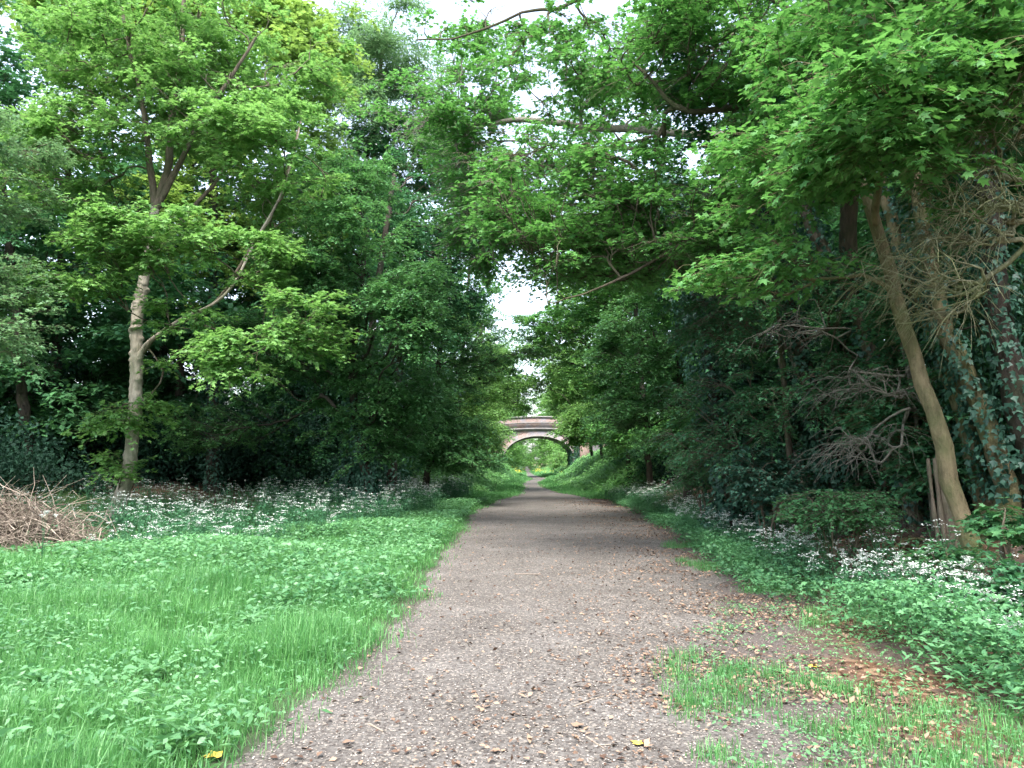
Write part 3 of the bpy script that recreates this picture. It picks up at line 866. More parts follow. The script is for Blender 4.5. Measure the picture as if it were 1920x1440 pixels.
# ---- woodland closing both sides: one tree of each build, then copies
def wood_tree(name, label, cat, group, seed, mat, H, rad, n):
    rg = np.random.default_rng(seed)
    b = np.array([0, 0, 0.])
    stem = [b, b + np.array([.1, .1, H * .4]), b + np.array([-.1, .2, H * .9])]
    bl = [(np.array([rg.normal(0, rad * .4), rg.normal(0, rad * .4), H * f]), (rad * s, rad * s, H * .16), int(n * s))
          for f, s in ((.09, .75), (.22, .8), (.38, 1.0), (.55, 1.0), (.72, .9), (.9, .6))]
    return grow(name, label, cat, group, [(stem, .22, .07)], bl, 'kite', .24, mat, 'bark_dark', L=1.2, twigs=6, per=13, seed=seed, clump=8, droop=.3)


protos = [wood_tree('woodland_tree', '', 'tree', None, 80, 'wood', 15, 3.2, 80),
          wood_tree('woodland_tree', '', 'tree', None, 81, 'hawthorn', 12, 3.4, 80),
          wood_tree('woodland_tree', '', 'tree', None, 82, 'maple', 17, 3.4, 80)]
used = [False] * 3


def copy_tree(o):
    c = o.copy(); COL.objects.link(c)
    for ch in o.children:
        d = ch.copy(); COL.objects.link(d); d.parent = c
    return c


spots = []
rg = np.random.default_rng(5)
LW = 'woodland tree in the dark wood behind the left verge'
RW = 'woodland tree on the slope behind the right bank'
FW = 'tree growing beside the track beyond the brick bridge'
for x, y in ((-16, 27), (-20, 23), (-12.5, 29), (-9, 31), (-6.5, 34), (-24, 30), (-18, 36), (-11, 38), (-7, 43), (-6, 52), (-12, 50), (-21, 18), (-6, 62), (-28, 40), (-15, 33), (-22, 42), (-30, 33), (-10, 45), (-16, 47), (-25, 24), (-33, 27), (-14, 58)):
    spots.append((x, y, 0 if rg.random() < .6 else 1, LW, 'trees of the wood behind the left verge'))
for x, y in ((11, 12), (13, 17), (10, 20), (9.5, 27), (14, 24), (9, 34), (13, 33), (8.5, 43), (9, 54), (15, 45), (17, 12), (12.5, 7.5), (11, 62), (16, 37), (17, 28), (20, 20), (13, 50)):
    spots.append((x, y, 0 if rg.random() < .6 else 1, RW, 'trees of the wood behind the right bank'))
for x, y in ((-4, 94), (-3, 108), (9, 100), (9.5, 116), (-2, 128), (9, 138), (-1, 160), (10, 165), (5.5, 200), (1, 205), (-9, 100), (15, 106), (-1.5, 118), (6.8, 126), (-.5, 146), (7.5, 150), (3, 235), (-8, 140), (14, 150), (-7, 190), (12, 195)):
    spots.append((x, y, 2, FW, 'trees beyond the bridge'))
for x, y, k, lab, grp in spots:
    o = protos[k] if not used[k] else copy_tree(protos[k])
    used[k] = True
    s = rg.uniform(.85, 1.15)
    if k == 2: s *= .95
    o.location = (x, y, float(gz(x, y)) - .1)
    o.rotation_euler = (0, 0, rg.uniform(0, 6.28))
    o.scale = (s, s, s * rg.uniform(.9, 1.1))
    tag(o, lab, 'tree', grp)

shrub('glowing yellow-green bush seen through the right of the arch', 1052, 868, 90, 22, 26, 1.2, 90, 'kite', .16, 'bright', 66, group=None, L=.7)

# ------------------------------------------------------------------ undergrowth and ground plants
def scatter(n, x0, x1, y0, y1, rg):
    return rg.uniform(x0, x1, n), rg.uniform(y0, y1, n)


def vnoise(x, y, s, seed=0):
    return .5 + .25 * (np.sin(x * s + 1.7 * np.sin(y * s * .8 + seed) + seed) + np.sin(y * s * 1.2 + 1.3 * np.sin(x * s * .7 - seed) + 2 * seed))


rg = np.random.default_rng(21)
# undergrowth inside the wood on each side, its leaf colour darkened for canopy shade
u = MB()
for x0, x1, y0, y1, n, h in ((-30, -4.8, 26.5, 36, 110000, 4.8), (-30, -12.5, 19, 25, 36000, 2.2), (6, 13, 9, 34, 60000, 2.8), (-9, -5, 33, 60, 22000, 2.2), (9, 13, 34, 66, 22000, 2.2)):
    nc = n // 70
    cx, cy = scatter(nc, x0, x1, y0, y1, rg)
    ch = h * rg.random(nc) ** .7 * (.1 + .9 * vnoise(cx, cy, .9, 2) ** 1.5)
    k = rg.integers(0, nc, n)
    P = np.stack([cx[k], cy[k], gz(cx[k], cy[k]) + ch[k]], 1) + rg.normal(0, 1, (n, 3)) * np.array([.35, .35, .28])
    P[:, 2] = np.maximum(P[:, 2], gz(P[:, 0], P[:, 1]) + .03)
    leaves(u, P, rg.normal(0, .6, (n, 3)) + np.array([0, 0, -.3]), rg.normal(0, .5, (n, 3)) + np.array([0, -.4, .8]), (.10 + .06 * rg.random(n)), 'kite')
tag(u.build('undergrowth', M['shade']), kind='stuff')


# unseen leaf masses behind and beside the camera, added to cut light from there
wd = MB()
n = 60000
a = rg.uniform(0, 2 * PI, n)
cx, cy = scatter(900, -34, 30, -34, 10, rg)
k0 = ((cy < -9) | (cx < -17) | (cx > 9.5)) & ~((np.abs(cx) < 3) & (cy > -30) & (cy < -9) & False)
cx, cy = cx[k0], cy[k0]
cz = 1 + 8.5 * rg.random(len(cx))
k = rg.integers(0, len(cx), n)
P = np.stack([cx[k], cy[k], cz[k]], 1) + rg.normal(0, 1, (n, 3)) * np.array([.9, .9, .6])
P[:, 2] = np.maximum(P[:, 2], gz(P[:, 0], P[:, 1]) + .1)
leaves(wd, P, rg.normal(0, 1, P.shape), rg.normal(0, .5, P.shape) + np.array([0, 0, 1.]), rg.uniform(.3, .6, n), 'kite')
tag(wd.build('unseen_shading_leaves', M['wood']), kind='stuff')


# grass
def blades(mb, x, y, h, wd, rg, lean=.5):
    n = len(x)
    z = gz(x, y)
    a = rg.uniform(0, 2 * PI, n)
    d = np.stack([np.cos(a), np.sin(a)], 1)
    s = np.stack([-np.sin(a), np.cos(a)], 1) * wd[:, None] * .5
    b = np.abs(rg.normal(0, lean, n)) * h
    p0 = np.stack([x, y], 1)
    m = p0 + d * (b * .3)[:, None]; t = p0 + d * b[:, None]
    hz = h * np.sqrt(np.clip(1 - (b / h) ** 2 * .5, .15, 1))
    V = np.empty((n, 5, 3))
    V[:, 0, :2] = p0 - s; V[:, 1, :2] = p0 + s; V[:, 0, 2] = V[:, 1, 2] = z - .01
    V[:, 2, :2] = m - s * .8; V[:, 3, :2] = m + s * .8; V[:, 2, 2] = V[:, 3, 2] = z + hz * .6
    V[:, 4, :2] = t; V[:, 4, 2] = z + hz
    o = (np.arange(n) * 5)[:, None]
    mb.add(V.reshape(-1, 3), [o + np.array([[0, 1, 3, 2]]), o + np.array([[2, 3, 4]])])


gb = MB()
def grass_band(y0, y1, left, dens, h0, h1, w, seed, side=-1):
    """strip of turf along one side of the path"""
    r = np.random.default_rng(seed)
    W = left
    n = int(dens * W * (y1 - y0))
    y = r.uniform(y0, y1, n)
    d = r.random(n) * W
    d = d - .12 * np.abs(r.normal(size=n))
    x = xl(y) + edge_wob(y, 1.) - d if side < 0 else xr(y) + edge_wob(y, 4.) * 1.6 + d
    v = vnoise(x, y, 1.3, seed) * .6 + vnoise(x, y, 4.1, seed + 1) * .4
    keep = (v > .26) | (r.random(n) < .5)
    edge = np.clip(d / .55, 0, 1)
    keep &= r.random(n) < edge * .85 + .18
    x, y, d, v, edge = x[keep], y[keep], d[keep], v[keep], edge[keep]
    h = (h0 + (h1 - h0) * v ** 1.4) * r.uniform(.5, 1.35, len(x)) * (.4 + .6 * edge)
    blades(gb, x, y, h, w * r.uniform(.6, 1.4, len(x)), r, .75)

grass_band(2.6, 6, 5.5, 4200, .05, .34, .0058, 70)
grass_band(6, 9.5, 8, 2600, .06, .42, .007, 71)
grass_band(9.5, 14, 10, 1100, .08, .32, .010, 72)
grass_band(14, 24, 3.2, 1100, .06, .25, .012, 73)
grass_band(24, 40, 3.5, 600, .08, .3, .02, 74)
grass_band(40, 76, 3.2, 350, .1, .35, .035, 75)
grass_band(76, 130, 5, 120, .1, .4, .06, 76)
grass_band(33, 50, 2.4, 400, .08, .3, .022, 77, 1)
grass_band(50, 76, 3.5, 320, .1, .35, .035, 78, 1)
grass_band(76, 130, 5, 120, .1, .4, .06, 79, 1)
# tufts on the worn soil right of the path
r = np.random.default_rng(90)
tn = 900
ty = 3.2 + 12 * r.random(tn) ** 1.3; tx = xr(ty) - .35 + r.random(tn) * 2.6
v = vnoise(tx, ty, 2.2, 3) * .5 + vnoise(tx, ty, .9, 8) * .5
kk = (v > .53) & (tx < 4.2)
tx, ty = tx[kk], ty[kk]
nb = 55
bx = np.repeat(tx, nb) + r.normal(0, .07, len(tx) * nb); by = np.repeat(ty, nb) + r.normal(0, .07, len(tx) * nb)
blades(gb, bx, by, r.uniform(.03, .12, len(bx)), r.uniform(.004, .007, len(bx)), r)
tag(gb.build('grass', M['grass']), kind='stuff')


# broad-leaved weeds among the grass and along the right strip
wb = MB()
def weeds(n, xf, y0, y1, h, size, seed, pw=1., clus=14, wb=wb, kind='kite', thr=.3, flat=.32):
    r = np.random.default_rng(seed)
    nc = n // clus
    y = y0 + (y1 - y0) * r.random(nc) ** pw
    x = xf(y, r)
    ok = vnoise(x, y, 1.1, seed) * .6 + vnoise(x, y, 2.9, seed + 1) * .4 > thr + .12 * r.normal(size=nc)
    x, y = x[ok], y[ok]
    m = len(x) * clus
    X = np.repeat(x, clus) + r.normal(0, .09, m); Y = np.repeat(y, clus) + r.normal(0, .09, m)
    hh = np.repeat(h * (.35 + .65 * vnoise(x, y, .9, seed + 3)), clus) * r.random(m) ** .6
    P = np.stack([X, Y, gz(X, Y) + .02 + hh], 1)
    a = r.uniform(0, 2 * PI, m)
    leaves(wb, P, np.stack([np.cos(a), np.sin(a), r.uniform(-.6, .4, m)], 1), r.normal(0, flat, (m, 3)) + np.array([0, 0, 1.]), size * (.4 + 1.1 * r.random(m) ** 1.5), kind)

weeds(20000, lambda y, r: xl(y) - .1 - r.random(len(y)) * 5, 3, 9, .24, .042, 101, thr=.5, flat=.6)
weeds(16000, lambda y, r: xl(y) - .1 - r.random(len(y)) * 6, 3, 10, .26, .085, 108, thr=.42, flat=.6, kind='slim', clus=9)
weeds(70000, lambda y, r: xl(y) - .3 - r.random(len(y)) * 11.5, 8.5, 16, .42, .07, 102, thr=.34, flat=.5)
weeds(60000, lambda y, r: xl(y) - .2 - r.random(len(y)) * 6, 15, 30, .4, .075, 103)
weeds(9000, lambda y, r: xr(y) - .2 + r.random(len(y)) * 2.2, 3.2, 9, .05, .03, 106)
tag(wb.build('weeds', M['weed']), kind='stuff')
vb = MB()
LINE = lambda y: np.interp(y, [4, 7, 9, 12, 17, 30], [3.45, 3.05, 2.95, 3.1, 3.55, 4.0])
weeds(46000, lambda y, r: LINE(y) + np.abs(r.normal(0, .5, len(y))), 4.5, 30, .55, .046, 104, 1.2, 18, vb, 'tri', .46, .55)
weeds(16000, lambda y, r: LINE(y) - .15 + np.abs(r.normal(0, .4, len(y))), 4.5, 30, .4, .07, 107, 1.2, 8, vb, 'slim', .46, .7)
weeds(9000, lambda y, r: 3.8 + r.random(len(y)) * 4, 5, 14, .35, .06, 105, 1., 14, vb, 'tri', .5, .5)
tag(vb.build('nettles', M['nettle']), kind='stuff')

# tall bracken and nettles on the banks by the bridge
bb = MB()
for side, y0, y1, n in ((-1, 36, 76, 50000), (1, 36, 76, 60000), (-1, 80, 130, 16000), (1, 80, 130, 16000)):
    r = np.random.default_rng(120 + int(side) + y0)
    nc = n // 40
    y = r.uniform(y0, y1, nc)
    d = r.random(nc) * 7.5
    x = xl(y) - 1.6 - d if side < 0 else xr(y) + 1.4 + d
    h = .35 + .75 * np.clip(d / 1.5, 0, 1) * r.uniform(.6, 1.1, nc)
    k = np.repeat(np.arange(nc), 40)
    m = len(k)
    X = x[k] + r.normal(0, .22, m); Y_ = y[k] + r.normal(0, .22, m)
    P = np.stack([X, Y_, gz(X, Y_) + h[k] * r.random(m) ** .6], 1)
    leaves(bb, P, r.normal(0, 1, (m, 3)) * np.array([1, 1, .4]), r.normal(0, .35, (m, 3)) + np.array([0, -.2, 1.]), .16 * r.uniform(.5, 1.3, m), 'kite')
tag(bb.build('bracken', M['bracken']), kind='stuff')


# cow parsley
def umbels(sm, fm, lm, x, y, h, r, heads=5, leafn=45, spread=.16, lsize=.06, head_r=.045, petal=.023, single=None):
    n = len(x)
    z = gz(x, y)
    k = np.repeat(np.arange(n), heads)
    a = r.uniform(0, 2 * PI, len(k))
    sp = spread * r.random(len(k)) ** .5 * (h[k] / .8)
    T = np.stack([x[k] + np.cos(a) * sp, y[k] + np.sin(a) * sp, z[k] + h[k] * r.uniform(.78, 1.05, len(k))], 1)
    B = np.stack([x[k], y[k], z[k]], 1)
    mid = B * .45 + T * .55; mid[:, :2] = B[:, :2] * .75 + T[:, :2] * .25
    tubes(sm, np.stack([B, mid, T], 1), np.broadcast_to([.004, .003, .002], (len(k), 3)), 3)
    m = 11
    aa = r.uniform(0, 2 * PI, (len(k), m)); rr = head_r * r.random((len(k), m)) ** .5
    F = T[:, None] + np.stack([np.cos(aa) * rr, np.sin(aa) * rr, .012 - rr ** 2 * 8 + r.normal(0, .004, rr.shape)], -1)
    if single is None:
        F = F.reshape(-1, 3)
        leaves(fm, F, r.normal(0, 1, F.shape) * np.array([1, 1, .2]), r.normal(0, .25, F.shape) + np.array([0, -.1, 1]), petal * r.uniform(.7, 1.3, len(F)), 'kite')
    else:
        single.extend((T[i], F[i]) for i in range(len(k)))
    q = np.repeat(np.arange(n), leafn)
    X = x[q] + r.normal(0, .15, len(q)); Y_ = y[q] + r.normal(0, .15, len(q))
    P = np.stack([X, Y_, gz(X, Y_) + .04 + h[q] * .75 * r.random(len(q)) ** .7], 1)
    leaves(lm, P, r.normal(0, 1, P.shape) * np.array([1, 1, .35]), r.normal(0, .35, P.shape) + np.array([0, 0, 1.]), lsize * r.uniform(.5, 1.2, len(q)), 'tri')


r = np.random.default_rng(140)
sm, fm, lm = MB(), MB(), MB()
n = 2100
y = 13 + 23 * r.random(n) ** 1.15
lo = np.interp(y, [13, 16, 20, 25, 36], [-10.0, -11.5, -11, -7.5, -4.5]); hi = np.interp(y, [13, 15, 18, 24, 30, 36], [-5.5, -3.6, -2.7, -2.4, -2.0, -1.5])
x = lo + (hi - lo) * r.random(n)
pc = at(10, 985, 13.6)
k = ((vnoise(x, y, 1.2, 6) * .6 + vnoise(x, y, 3.1, 2) * .4) > r.uniform(.28, .68, n)) & (np.hypot(x - pc[0], (y - 13.4) * .8) > 1.7)
x, y, hi = x[k], y[k], hi[k]; n = len(x)
h = np.clip(.3 + .25 * (hi - x) + .12 * (y - 13), .3, .9) * r.uniform(.5, 1.12, n)
umbels(sm, fm, lm, x, y, h, r)
n = 380   # a thin strip along the right verge
y = 5.5 + 27.5 * r.random(n)
x = np.interp(y, [5.5, 9, 12, 17, 25, 33], [3.6, 3.4, 3.5, 3.9, 4.2, 3.9]) + 1.2 * r.random(n) ** 1.3
umbels(sm, fm, lm, x, y, r.uniform(.35, .7, n), r)
cp = lm.build('flower_meadow', M['parsley']); tag(cp, kind='stuff')
o = fm.build('white_flowers', M['petal'], cp); o['kind'] = 'stuff'
o = sm.build('stems', M['parsley'], cp); o['kind'] = 'stuff'

# cow parsley plants one can tell apart on the right bank
cps = [(1300, 985, 15.5, .75, 'bushy cow parsley where the right bank shrubs begin'),
       (1350, 1000, 13.8, .7, 'cow parsley full of white heads before the dark ivy mound'),
       (1500, 1030, 10.6, .7, 'slim cow parsley at the upper end of the big white patch'),
       (1560, 1025, 10.2, .8, 'tallest cow parsley in the white patch below the bramble bush'),
       (1620, 1040, 9.6, .75, 'wide cow parsley just left of the bare leaf litter'),
       (1590, 1090, 8.8, .55, 'short cow parsley at the front of the white patch'),
       (1700, 1080, 8.3, .55, 'small cow parsley on the red leaf litter'),
       (1790, 1130, 7.3, .6, 'cow parsley in front of the leaning trunk foot'),
       (1850, 1170, 6.6, .6, 'loose cow parsley by the dry branches near the right edge'),
       (1905, 1240, 5.6, .6, 'nearest cow parsley, cut by the right edge'),
       (75, 1105, 11, .8, 'lone cow parsley standing tall in the left meadow grass')]
for i, (px, py, Y, h, lab) in enumerate(cps):
    r = np.random.default_rng(160 + i)
    p = at(px, py, Y); x0, y0 = p[0], Y
    base = np.array([x0, y0, float(gz(x0, y0))])
    root = empty('cow_parsley', lab, 'wildflower', base, 'cow parsley plants')
    sm, fm, lm, heads = MB(), MB(), MB(), []
    if i < 10:
        umbels(sm, fm, lm, np.full(4, x0) + r.normal(0, .16, 4), np.full(4, y0) + r.normal(0, .16, 4), np.full(4, h) * r.uniform(.75, 1, 4), r, 4, 60, .22, .05, .042, .02, heads)
    else:
        umbels(sm, fm, lm, np.full(1, x0), np.full(1, y0), np.full(1, h), r, 4, 30, .2, .05, .035, .016, heads)
    for mbs in (sm, lm):
        mbs.v = [v - base.astype(np.float32) for v in mbs.v]
    sm.build('stem', M['parsley'], root); lm.build('foliage', M['parsley'], root)
    for T, F in heads:
        q = MB()
        tubes(q, np.stack([np.repeat((T - base)[None] - np.array([[0, 0, .03]]), len(F), 0), F - base], 1), np.full((len(F), 2), .0012), 3)
        F4 = (F[:, None] + r.normal(0, .008, (len(F), 3, 3)) * np.array([1, 1, .3])).reshape(-1, 3)
        leaves(q, F4 - base, r.normal(0, 1, F4.shape) * np.array([1, 1, .2]), r.normal(0, .3, F4.shape) + np.array([0, -.1, 1]), .014 * r.uniform(.7, 1.3, len(F4)), 'kite')
        q.build('flower_head', M['petal'], root)

# yellow flowers beyond the arch
yf = MB()
r = np.random.default_rng(180)
for x0, x1, y0, y1, n in ((-.9, 1.3, 86, 104, 130), (3.0, 7, 90, 112, 220)):
    X, Y_ = scatter(n, x0, x1, y0, y1, r)
    X = X + .25 * np.sin(Y_ * 2.3); P = np.stack([X, Y_, gz(X, Y_) + .3 + .75 * r.random(n) * vnoise(X, Y_, 1.4, 2)], 1)
    leaves(yf, P, r.normal(0, 1, P.shape) * np.array([1, 1, .3]), r.normal(0, .4, P.shape) + np.array([0, -.6, .8]), r.uniform(.07, .12, n), 'kite')
tag(yf.build('buttercup_flowers', M['yellow']), kind='stuff')

# dock plants in the grass
for i, (px, py, lab) in enumerate(((330, 1385, 'low dock rosette in the lower left grass'), (80, 1270, 'dock plant with upright pointed leaves near the left edge'),
                                   (470, 1150, 'pale dock clump in the middle of the lawn'), (290, 1250, 'dock plant in the dark dip of the grass'), (385, 1215, 'bright green dock spire among grass'))):
    r = np.random.default_rng(190 + i)
    ang = math.atan((py - 720) / FPX) - PITCH
    Y = (CAM_Z - .1) / math.tan(ang)
    p = at(px, py, Y); base = np.array([p[0], Y, float(gz(p[0], Y))])
    m = MB(); n = 13
    a = r.uniform(0, 2 * PI, n)
    t = r.uniform(.3, 1.1, n)
    leaves(m, np.zeros((n, 3)) + r.normal(0, .02, (n, 3)) + np.array([0, 0, .06]), np.stack([np.cos(a), np.sin(a), t], 1), np.stack([-np.cos(a) * t, -np.sin(a) * t, np.ones(n)], 1), r.uniform(.13, .26, n), 'slim')
    leaves(m, r.normal(0, .05, (n, 3)) + np.array([0, 0, .12]), np.stack([np.cos(a), np.sin(a), t * .4], 1), np.array([[0, 0, 1.]]) + r.normal(0, .2, (n, 3)), r.uniform(.08, .13, n), 'kite')
    o = m.build('dock_plant', M['weed']); o.location = base
    tag(o, lab, 'plant', 'dock plants in the grass')

# ------------------------------------------------------------------ litter
r = np.random.default_rng(200)
lb = MB()
n = 60000
y = 3 + 30 * r.random(n) ** 1.25
x = xr(y) + .35 + r.normal(0, 1.0, n)
k = (vnoise(x, y, 1.9, 4) * .5 + vnoise(x, y, 5.3, 9) * .5) > r.uniform(.3, .75, n)
k &= x > xl(y) + .3
x, y = x[k], y[k]; n = len(x)
P = np.stack([x, y, gz(x, y) + .012 + .02 * r.random(n)], 1)
leaves(lb, P, r.normal(0, 1, P.shape) * np.array([1, 1, .3]), r.normal(0, .22, P.shape) + np.array([0, 0, 1.]), .014 + .05 * r.random(n) ** 2, 'kite')
n = 9000
y = 4 + 16 * r.random(n); x = 4 + 5 * r.random(n)
P = np.stack([x, y, gz(x, y) + .02 + .03 * r.random(n)], 1)
leaves(lb, P, r.normal(0, 1, P.shape) * np.array([1, 1, .4]), r.normal(0, .45, P.shape) + np.array([0, 0, 1.]), r.uniform(.03, .08, n), 'kite')
n = 2600
y = 3 + 22 * r.random(n) ** 1.4; x = xl(y) + (xr(y) - xl(y)) * r.random(n)
P = np.stack([x, y, gz(x, y) + .012 + .012 * r.random(n)], 1)
leaves(lb, P, r.normal(0, 1, P.shape) * np.array([1, 1, .2]), r.normal(0, .35, P.shape) + np.array([0, 0, 1.]), r.uniform(.02, .055, n), 'kite')
tag(lb.build('fallen_leaves', M['litter']), kind='stuff')
cb = MB()
n = 75000
y = 3 + 17 * r.random(n) ** 1.5; x = xl(y) - .1 + (xr(y) - xl(y) + .9) * r.random(n)
P = np.stack([x, y, gz(x, y) + .009 + .006 * r.random(n)], 1)
leaves(cb, P, r.normal(0, 1, P.shape) * np.array([1, 1, .15]), r.normal(0, .3, P.shape) + np.array([0, 0, 1.]), r.uniform(.006, .018, n), 'kite')
tag(cb.build('wood_chippings', M['palelitter']), kind='stuff')


def on_ground(px, py, z=.01):
    ang = math.atan((py - 720) / FPX) - PITCH
    Y = CAM_Z / math.tan(ang)
    p = at(px, py, Y)
    return np.array([p[0], Y, float(gz(p[0], Y)) + z])


def stick(label, p0, p1, rad, seed, mat='stick', fork=True):
    r = np.random.default_rng(seed)
    q = smooth_line([p0, (p0 + p1) / 2 + r.normal(0, .03, 3) * np.array([1, 1, .1]), p1], 10)
    m = MB()
    tubes(m, (q - p0)[None], np.linspace(rad, rad * .5, 10)[None], 6)
    if fork:
        d = (p1 - p0); s = np.array([-d[1], d[0], .02])
        tubes(m, np.stack([q[5], q[5] + d * .12 + s * .15, q[5] + d * .2 + s * .3])[None] - p0, np.array([[rad * .5, rad * .4, rad * .2]]), 5)
    o = m.build('fallen_stick', M[mat], smooth=True)
    o.location = p0
    tag(o, label, 'stick', 'sticks lying on the path')

stick('thin dark twig lying across the right of the path', on_ground(1075, 1328), on_ground(1132, 1308), .006, 1)
stick('short twig near the bottom of the path, angled down right', on_ground(1100, 1385), on_ground(1135, 1408), .006, 2)
stick('short brown twig on the left part of the path', on_ground(692, 1360), on_ground(712, 1372), .006, 3, fork=False)
stick('straight pale twig lying crosswise higher up the path', on_ground(965, 1078), on_ground(1015, 1078), .008, 4, fork=False)


def single_leaf(label, px, py, size, mat, seed, name='fallen_leaf'):
    r = np.random.default_rng(seed)
    m = MB()
    a = r.uniform(0, 2 * PI)
    V, F = PALM_V.copy(), PALM_F
    V[:, 2] += .25 * (V[:, 1] ** 2) + .1 * V[:, 0]
    c, s = math.cos(a), math.sin(a)
    W = np.stack([V[:, 0] * c - V[:, 1] * s, V[:, 0] * s + V[:, 1] * c, V[:, 2] + .1], 1) * size
    m.add(W, F)
    o = m.build(name, M[mat]); o.location = on_ground(px, py, .012)
    tag(o, label, 'leaf', 'larger dead leaves on the ground')

single_leaf('bright yellow leaf at the lower edge of the lawn', 415, 1426, .11, 'yleaf', 1)
single_leaf('yellow leaf on the right of the path bottom', 1197, 1403, .07, 'yleaf', 2)
single_leaf('curled brown leaf standing on the path', 1075, 1368, .08, 'litter', 3)
single_leaf('yellow leaf among brown litter on the right soil', 1515, 1255, .10, 'yleaf', 4)
single_leaf('tan leaf beside the right-hand grass tufts', 1575, 1370, .10, 'litter', 5)
single_leaf('dark brown leaf at the very bottom of the path', 938, 1413, .06, 'litter', 6)

# heap of cut brushwood on the left
r = np.random.default_rng(210)
c = at(10, 985, 13.6); cx, cy = c[0], 13.6
base = np.array([cx, cy, float(gz(cx, cy))])
m = MB()
n = 1100
R_ = np.stack([r.normal(0, .68, n), r.normal(0, .6, n), np.zeros(n)], 1)
hh = .9 * np.exp(-(R_[:, 0] / 1.3) ** 2 - (R_[:, 1] / .9) ** 2) * r.random(n) ** .6
c0 = R_ + np.stack([np.zeros(n), np.zeros(n), .08 + hh], 1)
a = r.uniform(0, 2 * PI, n)
d = np.stack([np.cos(a), np.sin(a), r.normal(.12, .45, n)], 1) * r.uniform(.25, .8, n)[:, None]
k1, k2, k3 = (r.normal(0, .09, c0.shape) for _ in range(3))
tubes(m, np.stack([c0 - d, c0 - d * .5 + k1, c0 + k2, c0 + d * .5 + k3, c0 + d + k1], 1), np.outer(.003 + .009 * r.random(n) ** 2, [1, .9, .8, .6, .3]), 5)
n = 1500
Q = np.stack([r.normal(0, .75, n), r.normal(0, .6, n), np.zeros(n)], 1)
Q[:, 2] = .05 + .7 * np.exp(-(Q[:, 0] / 1.1) ** 2 - (Q[:, 1] / .9) ** 2) * r.random(n)
leaves(m, Q, r.normal(0, 1, Q.shape), r.normal(0, 1, Q.shape), r.uniform(.04, .1, n), 'slim')
o = m.build('brushwood_pile', M['stick']); o.location = base
tag(o, 'heap of dry brown brushwood at the left edge of the meadow', 'brushwood')

# grey split stump standing beside the leaning trunk, exposed roots, dry branches
p = pts((1792, 1035, 9.3), (1780, 960, 9.4), (1768, 860, 9.5)); p = grounded(p)
m = MB(); q = smooth_line(p, 14) - p[0]
tubes(m, q[None], np.linspace(.15, .10, 14)[None] * (1 + .08 * np.sin(np.arange(14) * 2.))[None], 10)
for dx, dy in ((-.14, -.06), (-.185, .0)):
    tubes(m, (q + np.array([dx, dy, 0]))[None], (np.linspace(.05, .02, 14) * (1 + .25 * np.sin(np.arange(14) * 1.7)))[None], 6)
top = q[-1]
for k in range(6):
    a = k * PI / 3
    tubes(m, np.stack([top + np.array([math.cos(a) * .06, math.sin(a) * .06, -.08]), top + np.array([math.cos(a) * .075, math.sin(a) * .075, .06 + .05 * (k % 3)])])[None], np.array([[.045, .006]]), 5)
o = m.build('tree_stump', M['bark'], smooth=True); o.location = p[0]
tag(o, 'tall weathered grey snag with split bark beside the leaning trunk', 'dead trunk')
for i, (p0, p1, lab) in enumerate((((1665, 985, 10), (1735, 955, 10.2), 'mossy root snaking across the leaf litter'), ((1690, 975, 9.6), (1760, 965, 9.7), 'short bent root below the longer mossy one'),
                                   ((1850, 1095, 7.6), (1915, 1075, 7.7), 'dry grey branch on the ground at the right edge'))):
    a_, b_ = at(*p0), at(*p1)
    a_[2] = gz(a_[0], a_[1]) + .03; b_[2] = gz(b_[0], b_[1]) + .03
    r = np.random.default_rng(220 + i)
    md = (a_ + b_) / 2 + np.array([.03, .05, .08])
    m = MB(); q = smooth_line([a_, a_ * .6 + md * .4 + r.normal(0, .03, 3), md, b_], 16)
    tubes(m, (q - a_)[None], np.linspace(.04, .02, 16)[None], 7)
    tubes(m, np.stack([q[8], q[8] + np.array([.1, -.1, .05]), q[8] + np.array([.25, -.16, .02])])[None] - a_, np.array([[.02, .015, .006]]), 5)
    o = m.build('exposed_root' if i < 2 else 'dry_branch', M['bark_lean'] if i < 2 else M['bark_grey'], smooth=True); o.location = a_
    tag(o, lab, 'root' if i < 2 else 'branch')

# ------------------------------------------------------------------ bridge
BX, BY, HW, SPR, RISE, DEP = 2.6, 75.0, 3.4, 1.9, 2.15, 7.5
def hbox(m, x0, x1, y0, y1, z0, z1, n=36):
    X = np.linspace(x0, x1, n)
    dz = -.32 * (1 - np.cos(np.clip(np.abs(X) / 7, 0, 1) * PI)) * .5
    R4 = np.stack([np.stack([X, np.full(n, yy), zz + dz], 1) for yy, zz in ((y0, z0), (y0, z1), (y1, z1), (y1, z0))], 1)
    idx = np.arange(n * 4).reshape(n, 4); nx = np.roll(idx, -1, 1)
    m.add(R4.reshape(-1, 3), np.stack([idx[:-1], nx[:-1], nx[1:], idx[1:]], -1).reshape(-1, 4))


